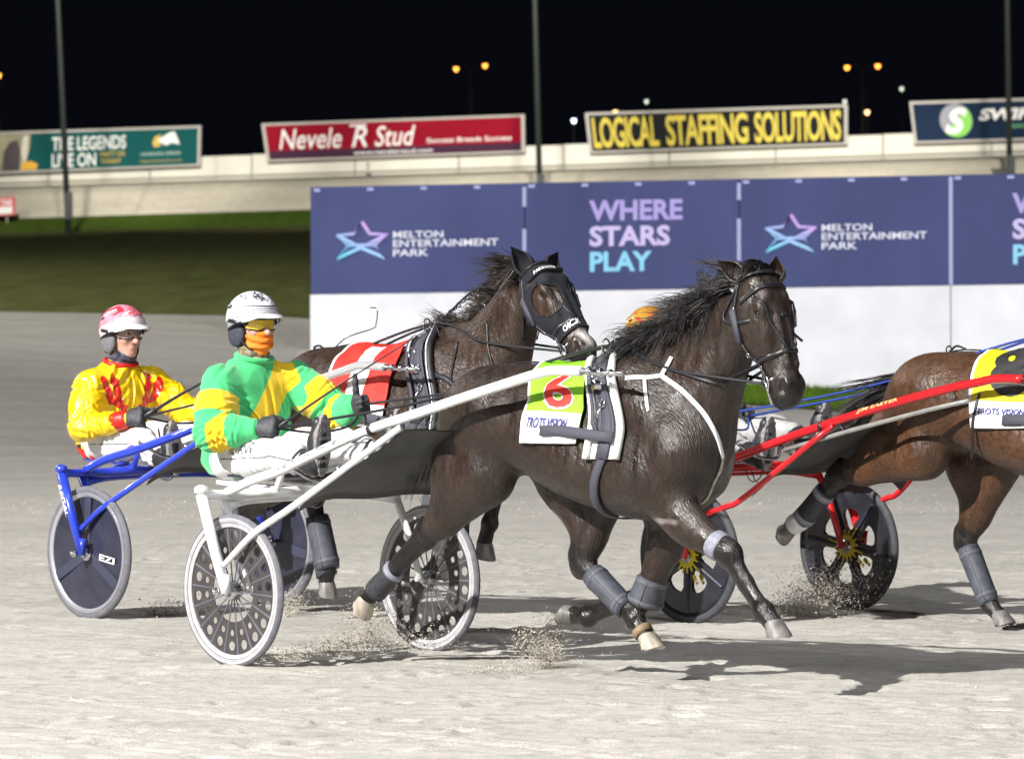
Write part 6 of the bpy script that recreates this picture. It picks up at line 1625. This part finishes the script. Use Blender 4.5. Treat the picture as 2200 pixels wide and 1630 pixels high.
def hpaint_pink(he, hp, edge):
    rd = M('helmet_red', (.60,.03,.05), .35); wt = M('helmet_white', (.78,.74,.78), .35); pk = M('helmet_rose', (.45,.12,.18), .4)
    az = [R_(a) for a in range(-180, 181, 15)]
    patch(hp, ([(a, edge(a)+.05) for a in az], [(a, edge(a)+.42) for a in az]), wt, he, n=2)
    patch(hp, ([(R_(-40), .80), (R_(-62), .85), (R_(-90), .72)], [(R_(-42), 1.05), (R_(-70), 1.22), (R_(-100), .92)]), rd, he)
    patch(hp, ([(R_(-150), .55), (R_(-125), .62), (R_(-95), .60)], [(R_(-150), .66), (R_(-125), .76), (R_(-95), .74)]), rd, he)
    patch(hp, ([(R_(40), .80), (R_(62), .85), (R_(90), .72)], [(R_(42), 1.05), (R_(70), 1.22), (R_(100), .92)]), rd, he)
    for k_ in range(5):
        a_ = -165+k_*30
        patch(hp, ([(R_(a_), .62), (R_(a_+14), .80), (R_(a_+34), .98)], [(R_(a_+5), .60), (R_(a_+20), .74), (R_(a_+40), .90)]), rd if k_ % 2 else wt, he, off=.0016, n=6)
    rg = np.random.default_rng(6)
    for k in range(22):
        a, e = R_(-8+rg.normal(0, 14)), .88+rg.normal(0, .10); q = rg.uniform(0, 6.28); cu_ = rg.uniform(-1.2, 1.2); P = []
        for i in range(5): P.append((a, e)); a += .07*math.cos(q); e += .05*math.sin(q); q += cu_
        line_on(hp, P, rg.uniform(.0014, .003), pk if k % 3 else rd, he)
    for o, m_ in ((.12, pk), (.20, FRAMEB), (.30, pk), (.38, FRAMEB)): line_on(hp, [(R_(a), edge(R_(a))+o) for a in range(-176, 180, 16)], .0015, m_, he)
def hpaint_flame(he, hp, edge):
    rg = np.random.default_rng(8); cs = [M('flame_red', (.50,.03,.015), .35), M('flame_yellow', (.75,.50,.05), .35), M('flame_orange', (.62,.20,.02), .35)]
    for k in range(34):
        a = R_(rg.uniform(-180, 180)); e = rg.uniform(.0, 1.1); w_ = rg.uniform(.05, .14)
        patch(hp, ([(a, e), (a-.16, e+.10), (a-.42, e+.16)], [(a, e+w_), (a-.16, e+.10+w_*.8), (a-.44, e+.17)]), cs[k % 3], he, n=5, off=.0008+.0004*(k % 4))
# --- jacket prints
GREEN = M('silk_green', (.062,.50,.175), .82, var=.10, vscale=16, bump=.55, bscale=7, bdist=.02, sheen=.35, spec=.18, ridged=True, stretch=(1,1.4,.8))
mixattr(GREEN, 'gold', (.80,.53,.015)); 
def paint_green(o, P, nn, g, u, L):
    v = np.full(len(P), -1.0); arm = np.zeros(len(P), bool)
    pel = g['pel']; q = P-pel; tz = q@u
    for a in 'rl':
        d1, t1 = seg(P, g[a+'sh'], g[a+'el']); d2, t2 = seg(P, g[a+'el'], g[a+'wr']); side_ = -1 if a == 'r' else 1
        on = ((d1 < .125) & (P[:, 1]*side_ > .165)) | ((d2 < .11) & (t2 > .03) & (d2 <= d1+.01))
        arm |= on
        l1 = np.linalg.norm(g[a+'el']-g[a+'sh'])*t1; l2 = np.linalg.norm(g[a+'el']-g[a+'sh'])+np.linalg.norm(g[a+'wr']-g[a+'el'])*t2; s_ = np.where(d1 < d2, l1, l2)
        T = np.linalg.norm(g[a+'el']-g[a+'sh'])
        b = np.maximum(.052-np.abs(s_-T*.52), .045-np.abs(s_-(T+.055))); v = np.where(on, np.where(b > -.02, b, b), v)
    # sash from the left shoulder to the right hip
    a0 = (P[:, 1]-.14)+(tz-(L-.03))*-.80
    sash = .060-np.abs(P[:, 1]-(.125+(tz-(L-.02))*.72))/1.25
    sash = np.where(nn[:, 0] > -.25, np.minimum(sash, (tz-.09)*.8), -1)
    v = np.where(arm, v, sash)
    attr(o, 'gold', np.clip(v, -.05, .05))
YELLOW = M('silk_yellow', (.86,.58,.008), .30, var=.08, vscale=12, bump=.8, bscale=7.5, bdist=.035, spec=.8, ridged=True, stretch=(1,1.4,.75))
mixattr(YELLOW, 'red', (.60,.018,.012))
def paint_yellow(o, P, nn, g, u, L):
    pel = g['pel']; q = P-pel; tz = q@u; y = P[:, 1]; v = np.full(len(P), -1.0)
    def rect(y0, z0, y1, z1, w_): 
        a = np.array((y0, z0)); c = np.array((y1, z1))-a; d = np.stack([y, tz], 1)-a; t_ = np.clip(d@c/(c@c), 0, 1); return w_-np.linalg.norm(d-t_[:, None]*c, axis=1)
    for s in (-1, 1):
        v = np.maximum(v, rect(s*.115, L-.05, s*.085, L-.19, .022)); v = np.maximum(v, rect(s*.175, L-.06, s*.135, L-.17, .020)); v = np.maximum(v, rect(s*.085, L-.185, s*.13, L-.17, .018))
        v = np.maximum(v, rect(s*.055, .20, s*.075, .06, .020))
    v = np.where(nn[:, 0] > -.2, v, -1)
    v = np.maximum(v, -.050-tz)                     # red hem
    attr(o, 'red', np.clip(v, -.05, .05))
MAROON = M('silk_maroon', (.16,.012,.02), .5, var=.1, vscale=12, bump=.4, bscale=22, bdist=.008)
WHELM = M('helmet_shell_white', (.78,.78,.80), .25, coat=.5); PHELM = M('helmet_shell_pink', (.58,.24,.31), .3, var=.25, vscale=30, coat=.4); FHELM = M('helmet_shell_dark', (.42,.22,.03), .3, coat=.4)
ORANGE = M('mask_orange', (.85,.20,.012), .7, bump=.4, bscale=30, bdist=.006)
CAMO = M('warmer_camo', (.20,.17,.10), .8, var=.6, vscale=30, dark=(.06,.06,.04)); NAVYP = M('warmer_navy', (.05,.05,.08), .8, var=.9, vscale=45, dark=(.01,.01,.02))
# tones: reins hands: palms face inwards
jA = dict(pel=(-.63,0,.945), nk=(-.565,0,1.385), hc=(-.565,.0,1.558), yaw=.10, rsh=(-.575,-.205,1.315), lsh=(-.515,.205,1.325), rel=(-.50,-.315,1.045), lel=(-.33,.325,1.125), rwr=(-.285,-.215,1.075), lwr=(-.10,.235,1.168),
    rkn=(-.135,-.20,.955), lkn=(-.15,.20,.985), ran=(.105,-.215,.925), lan=(.11,.21,.955), rhe=(.175,-.22,.862), rfo=(.20,-.225,1.150), lhe=(.175,.22,.885), lfo=(.21,.225,1.165), seed=3, 
    rhand=dict(d=(1,.25,.12), n=(.1,1,-.35), s=(0,.25,1), curl=(78,88,60), thumb=((.8,.5,.5),(.6,.0,.9),(.4,-.3,1))),
    lhand=dict(d=(1,-.15,.18), n=(0,-1,-.1), s=(-.1,0,1), curl=(70,85,55), thumb=((.45,1,.1),(.25,1,.0),(.15,1,-.1))))
GREENP = M('silk_green_plain', (.062,.50,.175), .82, var=.10, vscale=16, bump=.55, bscale=7, bdist=.02, sheen=.35, spec=.18, ridged=True, stretch=(1,1.4,.8))
REDP = M('silk_red_plain', (.60,.018,.012), .4, var=.08, vscale=12, bump=.4, bscale=22, bdist=.008)
jA['cuff'] = GREENP; jA['collar'] = GREENP
pA, jkA, _ = person('A', 'driver in green and yellow silks with white helmet and orange face mask', jA, GREEN, paint_green, hpaint_white, WHELM, dict(lens=LENSY, mask=ORANGE, neck=CAMO), 1.08, 'RIS LANG')
jB = dict(pel=(-.60,0,.915), nk=(-.53,0,1.315), hc=(-.50,.0,1.488), yaw=.05, nod=-.06, rsh=(-.545,-.20,1.25), lsh=(-.50,.20,1.255), rel=(-.465,-.305,.985), lel=(-.36,.33,1.045), rwr=(-.20,-.215,1.035), lwr=(-.10,.27,1.10),
    rkn=(-.155,-.165,.915), lkn=(-.17,.17,.93), ran=(.10,-.20,.82), lan=(.10,.20,.84), rhe=(.20,-.205,.742), rfo=(.175,-.21,1.035), lhe=(.20,.21,.76), lfo=(.18,.21,1.05), seed=13, cuff=REDP, collar=REDP,
    pad=M('ear_pad_grey', (.14,.14,.16), .7, var=.2, vscale=60), visor=M('visor_white', (.74,.76,.80), .3, coat=.4),
    rhand=dict(d=(1,.25,.20), n=(.1,1,-.2), s=(0,.15,1), curl=(80,90,60), thumb=((.8,.4,.5),(.6,-.1,.9),(.4,-.3,1))),
    lhand=dict(d=(1,-.15,.10), n=(0,-1,-.1), s=(-.1,0,1), curl=(75,88,60), thumb=((.8,.4,.5),(.6,-.1,.9),(.4,-.3,1))))
pB, jkB, _ = person('B', 'driver in shiny yellow and red silks with pink and white helmet', jB, YELLOW, paint_yellow, hpaint_pink, PHELM, dict(lens=LENSC, mask=None, neck=NAVYP), 1.0)
jC = dict(pel=(-.72,0,.91), nk=(-.865,0,1.31), hc=(-.875,.0,1.468), yaw=.05, nod=-.02, rsh=(-.86,-.20,1.22), lsh=(-.83,.20,1.22), rel=(-.66,-.29,1.00), lel=(-.60,.29,1.02), rwr=(-.46,-.20,1.03), lwr=(-.36,.16,1.04),
    rkn=(-.19,-.19,.93), lkn=(-.16,.21,.97), ran=(.08,-.21,.86), lan=(.06,.21,.93), rhe=(.17,-.215,.775), rfo=(.215,-.22,1.06), lhe=(.16,.215,.86), lfo=(.20,.22,1.13), seed=23, cuff=MAROON, collar=MAROON,
    pants=M('trousers_grey', (.36,.36,.36), .6, var=.12, vscale=14, bump=.5, bscale=16, bdist=.012),
    rhand=dict(d=(1,.2,.1), n=(.1,1,-.2), s=(0,.15,1), curl=(78,88,60), thumb=((.8,.4,.5),(.6,-.1,.9),(.4,-.3,1))),
    lhand=dict(d=(1,-.15,.05), n=(0,-1,-.1), s=(-.1,0,1), curl=(75,88,60), thumb=((.8,.4,.5),(.6,-.1,.9),(.4,-.3,1))))
pC, jkC, _ = person('C', 'mostly hidden driver in flame coloured helmet and grey trousers behind the front horse', jC, MAROON, lambda *a: None, hpaint_flame, FHELM, dict(lens=LENSC, mask=None, neck=NAVYP), 1.0)
# ------------------------------------------------------------------ reins, whips, flying sand
REINM = M('rein_black', (.016,.016,.020), .5, var=.3, vscale=80); REINB = M('rein_blue', (.02,.05,.28), .5, var=.2, vscale=60)
def handpt(j, a): 
    w_, e = Vector(j[a+'wr']), Vector(j[a+'el']); d = Vector(j[a+'hand']['d']).normalized(); return w_+d*.085+Vector(j[a+'hand']['n']).normalized()*.025
def bitpt(H, s):
    l, nn = headline(H, [(.44,-38),(.445,-39)], 0, .014, 1, s); return l[0]
def reins(rig, H, j, x, label, mat=REINM):
    hp_ = handpt(j, 'r'); t = thing('reins', label, 'reins', hp_, 'driving reins', rig)
    top, nn = polar(H, x, 90)
    for s, a in ((1, 'r'), (-1, 'l')):
        h = handpt(j, a); tr = top+Vector((0, -.035*s, .055)); b = bitpt(H, s)
        m1 = h.lerp(tr, .5)+Vector((0, 0, -.045))
        ms = H.bvh.ray_cast(tr.lerp(b, .5)+Vector((0, -.6*s, .0)), Vector((0, s, 0)))[0]
        ymid = (ms.y-.012*s) if ms else -.12*s
        m2 = tr.lerp(b, .5)+Vector((0, 0, -.02)); m2.y = ymid
        build('rein', tube(spline([h, m1, tr, m2, b], 8), .0065, 6), mat, t)
        tail_ = [h, h+Vector((.0, .02, -.10)), h+Vector((-.05, .04*s, -.17)), h+Vector((.06, .06*s, -.15)), h+Vector((.10, .02, -.06))]
        build('rein_end', tube(spline(tail_, 6), .006, 6), mat, t)
    a, b = handpt(j, 'r'), handpt(j, 'l')
    build('rein_loop', tube(spline([a, a.lerp(b, .3)+Vector((.10,0,-.05)), a.lerp(b, .7)+Vector((.10,0,-.06)), b], 6), .006, 6), mat, t)
    return t
reins('A', HA, jA, 1.86, 'black reins from the hands of the driver in green to the front horse')
reins('B', HB, jB, 1.99, 'black reins from the driver in yellow to the hooded horse')
reins('C', HC_, jC, 1.90, 'blue and black reins leading to the bay horse at the right edge', REINB)
def whip(rig, label, p0, p1, p2, r0, r1):
    t = thing('whip', label, 'whip', p0, 'driving whips', rig)
    build('shaft', tube(spline([p0, p1, p2], 8), [r0, r1], 8), BLK_LEATHER, t)
    d = (Vector(p1)-Vector(p0)).normalized(); build('grip', tube([Vector(p0)-d*.10, Vector(p0)+d*.10], r0*1.35, 10), BLK_LEATHER, t)
    build('tassel', tube(spline([Vector(p2), Vector(p2)+Vector((.06,0,.01)), Vector(p2)+Vector((.09,0,-.04))], 4), r1*.8, 5), BLK_LEATHER, t)
h = handpt(jA, 'r'); whip('A', 'thin black whip in the right hand of the driver in green', h, h+Vector((.42,.06,.22)), h+Vector((.92,.12,.46)), .0065, .0025)
h = handpt(jB, 'r'); whip('B', 'thick black whip in the right hand of the driver in yellow', h, h+Vector((.32,.03,.14)), h+Vector((.75,.06,.30)), .011, .005)
# second check lines on the hooded horse
ck = thing('check_rein', 'black check rein from the saddle to the head of the hooded horse', 'rein', (1.99,0,1.52), None, 'B')
top, nn = polar(HB, 1.99, 90); pol = Vector(HB.P(.0,.06,0))+Vector((-.05,0,.02))
build('check_line', tube(spline([top+Vector((0,-.01,.02)), top.lerp(pol, .5)+Vector((-.03,-.02,.055)), pol], 8), .006, 6), REINM, ck)
ch = MB(); 
for k in range(12):
    u = .12+.045*k; p = top.lerp(pol, u)+Vector((-.03*math.sin(u*3),-.035,.035*math.sin(u*3.1))); ch.add(ring(p, (0,1,0) if k % 2 else (.6,0,-.6), .012, .0035, 10, 5))
build('check_chain', ch, REINM, ck)
# wire loop and buckles standing up along the back of the hooded horse
wl = thing('wire_loop', 'thin bent wire standing up from the back of the hooded horse', 'wire', (1.05,.0,1.42), None, 'B')
q0, _ = polar(HB, 1.22, 90); build('wire', tube(spline([q0, lat('B', 745,725,0), lat('B', 800,706,0), lat('B', 808,695,0), lat('B', 810,665,0), lat('B', 796,661,0)], 6), .0035, 6), CHROME, wl)
q1, _ = polar(HB, 1.18, 90); build('loop', tube(spline([q1, q1+Vector((-.05,0,.04)), q1+Vector((-.10,0,.03)), q1+Vector((-.06,0,.01)), q1+Vector((.03,0,.0))], 5), .006, 6), REINM, wl)

def gpt(px, py, z=0.0):
    d = ray(px, py); return CAMP+d*((z-HC)/d.z)
CLOD = M('sand_clod', (.46,.425,.365), .95, var=.35, vscale=40)
def spray(label, segs, n, seed, smin=.0012, smax=.0042):
    rg = np.random.default_rng(seed); v = []; f = []; b = None
    for p0, p1, spread, hz_, m_ in segs:
        p0, p1 = Vector(p0), Vector(p1)
        for i in range(int(n*m_*3.2)):
            u = rg.uniform(0, 1)**1.2; c = p0.lerp(p1, u)+Vector(rg.normal(0, spread, 3)*V3((1, 1, .5)))*(.35+u); c.z = max(.004, c.z+abs(rg.normal(0, hz_))*(.2+u))
            r = rg.uniform(smin, smax)*(1 if rg.uniform() < .93 else 1.8); k = len(v); R = Matrix.Rotation(rg.uniform(0, 6.28), 3, Vector(rg.normal(0, 1, 3)).normalized())
            for q in ((1.6,0,-.5),(-.8,.9,-.5),(-.8,-.9,-.5),(0,0,.9)): v.append(c+R @ Vector(q)*r)
            f += [(k, k+2, k+1), (k, k+1, k+3), (k+1, k+2, k+3), (k+2, k, k+3)]
        for i in range(int(n*m_*7)):                          # fine grit between the crumbs
            u = rg.uniform(0, 1)**1.1; c = p0.lerp(p1, u)+Vector(rg.normal(0, spread*1.5, 3)*V3((1, 1, .5)))*(.35+u); c.z = max(.004, c.z+abs(rg.normal(0, hz_*1.5))*(.2+u))
            r = rg.uniform(.0006, .0015); k = len(v); q = rg.normal(0, 1, (3, 3))*r
            for e in q: v.append(c+Vector(e)*1.4)
            f.append((k, k+1, k+2))
    tag(build('sand_spray', (v, f), CLOD, smooth=False), label, 'sand', kind='stuff')
G = gpt
spray('sand thrown up behind the left hind foot of the front horse', [(G(1175,1440), G(1150,1440)+Vector((0,0,.15)), .05, .03, .5), (G(1190,1425), G(1195,1425)+Vector((0,.1,.17)), .035, .03, .4), (G(1020,1452), G(1180,1440), .08, .012, .35)], 900, 1)
spray('sand thrown up between the wheels of the white sulky', [(G(560,1424), G(960,1400), .09, .03, 1.0), (G(700,1400), G(860,1375), .10, .05, .5)], 1100, 2)
spray('sand spraying off the far wheel of the red sulky', [(G(1690,1325), G(1800,1330)+Vector((0,0,.16)), .10, .05, 1.2), (G(1620,1330), G(1760,1325), .12, .02, .5)], 1100, 3)
spray('sand kicked up by the trailing hoof of the front horse', [(G(790,1395), G(800,1395)+Vector((0,0,.16)), .06, .04, 1)], 420, 4)
spray('sand thrown up behind the near wheel of the blue sulky', [(G(300,1330), G(420,1318), .07, .02, 1), (G(620,1330), G(640,1320)+Vector((0,0,.10)), .05, .03, .6)], 420, 5)
# loose crumbs of sand on the surface of the track
rg = np.random.default_rng(77); v = []; f = []
for i in range(9000):
    y = 15.5+ (rg.uniform()**1.5)*22; x = rg.uniform(-1, 1)*(y*.125); r = rg.uniform(.0025, .009)*(1 if rg.uniform() < .95 else 1.7); k = len(v); a = rg.uniform(0, 6.28)
    for q in range(3): v.append((x+r*1.4*math.cos(a+2.09*q), y+r*1.2*math.sin(a+2.09*q), .001))
    v.append((x, y, r*.9)); f += [(k, k+1, k+3), (k+1, k+2, k+3), (k+2, k, k+3)]
tag(build('sand_crumbs', (v, f), SAND, smooth=False), 'loose crumbs of pale sand scattered over the track surface', 'sand', kind='stuff')
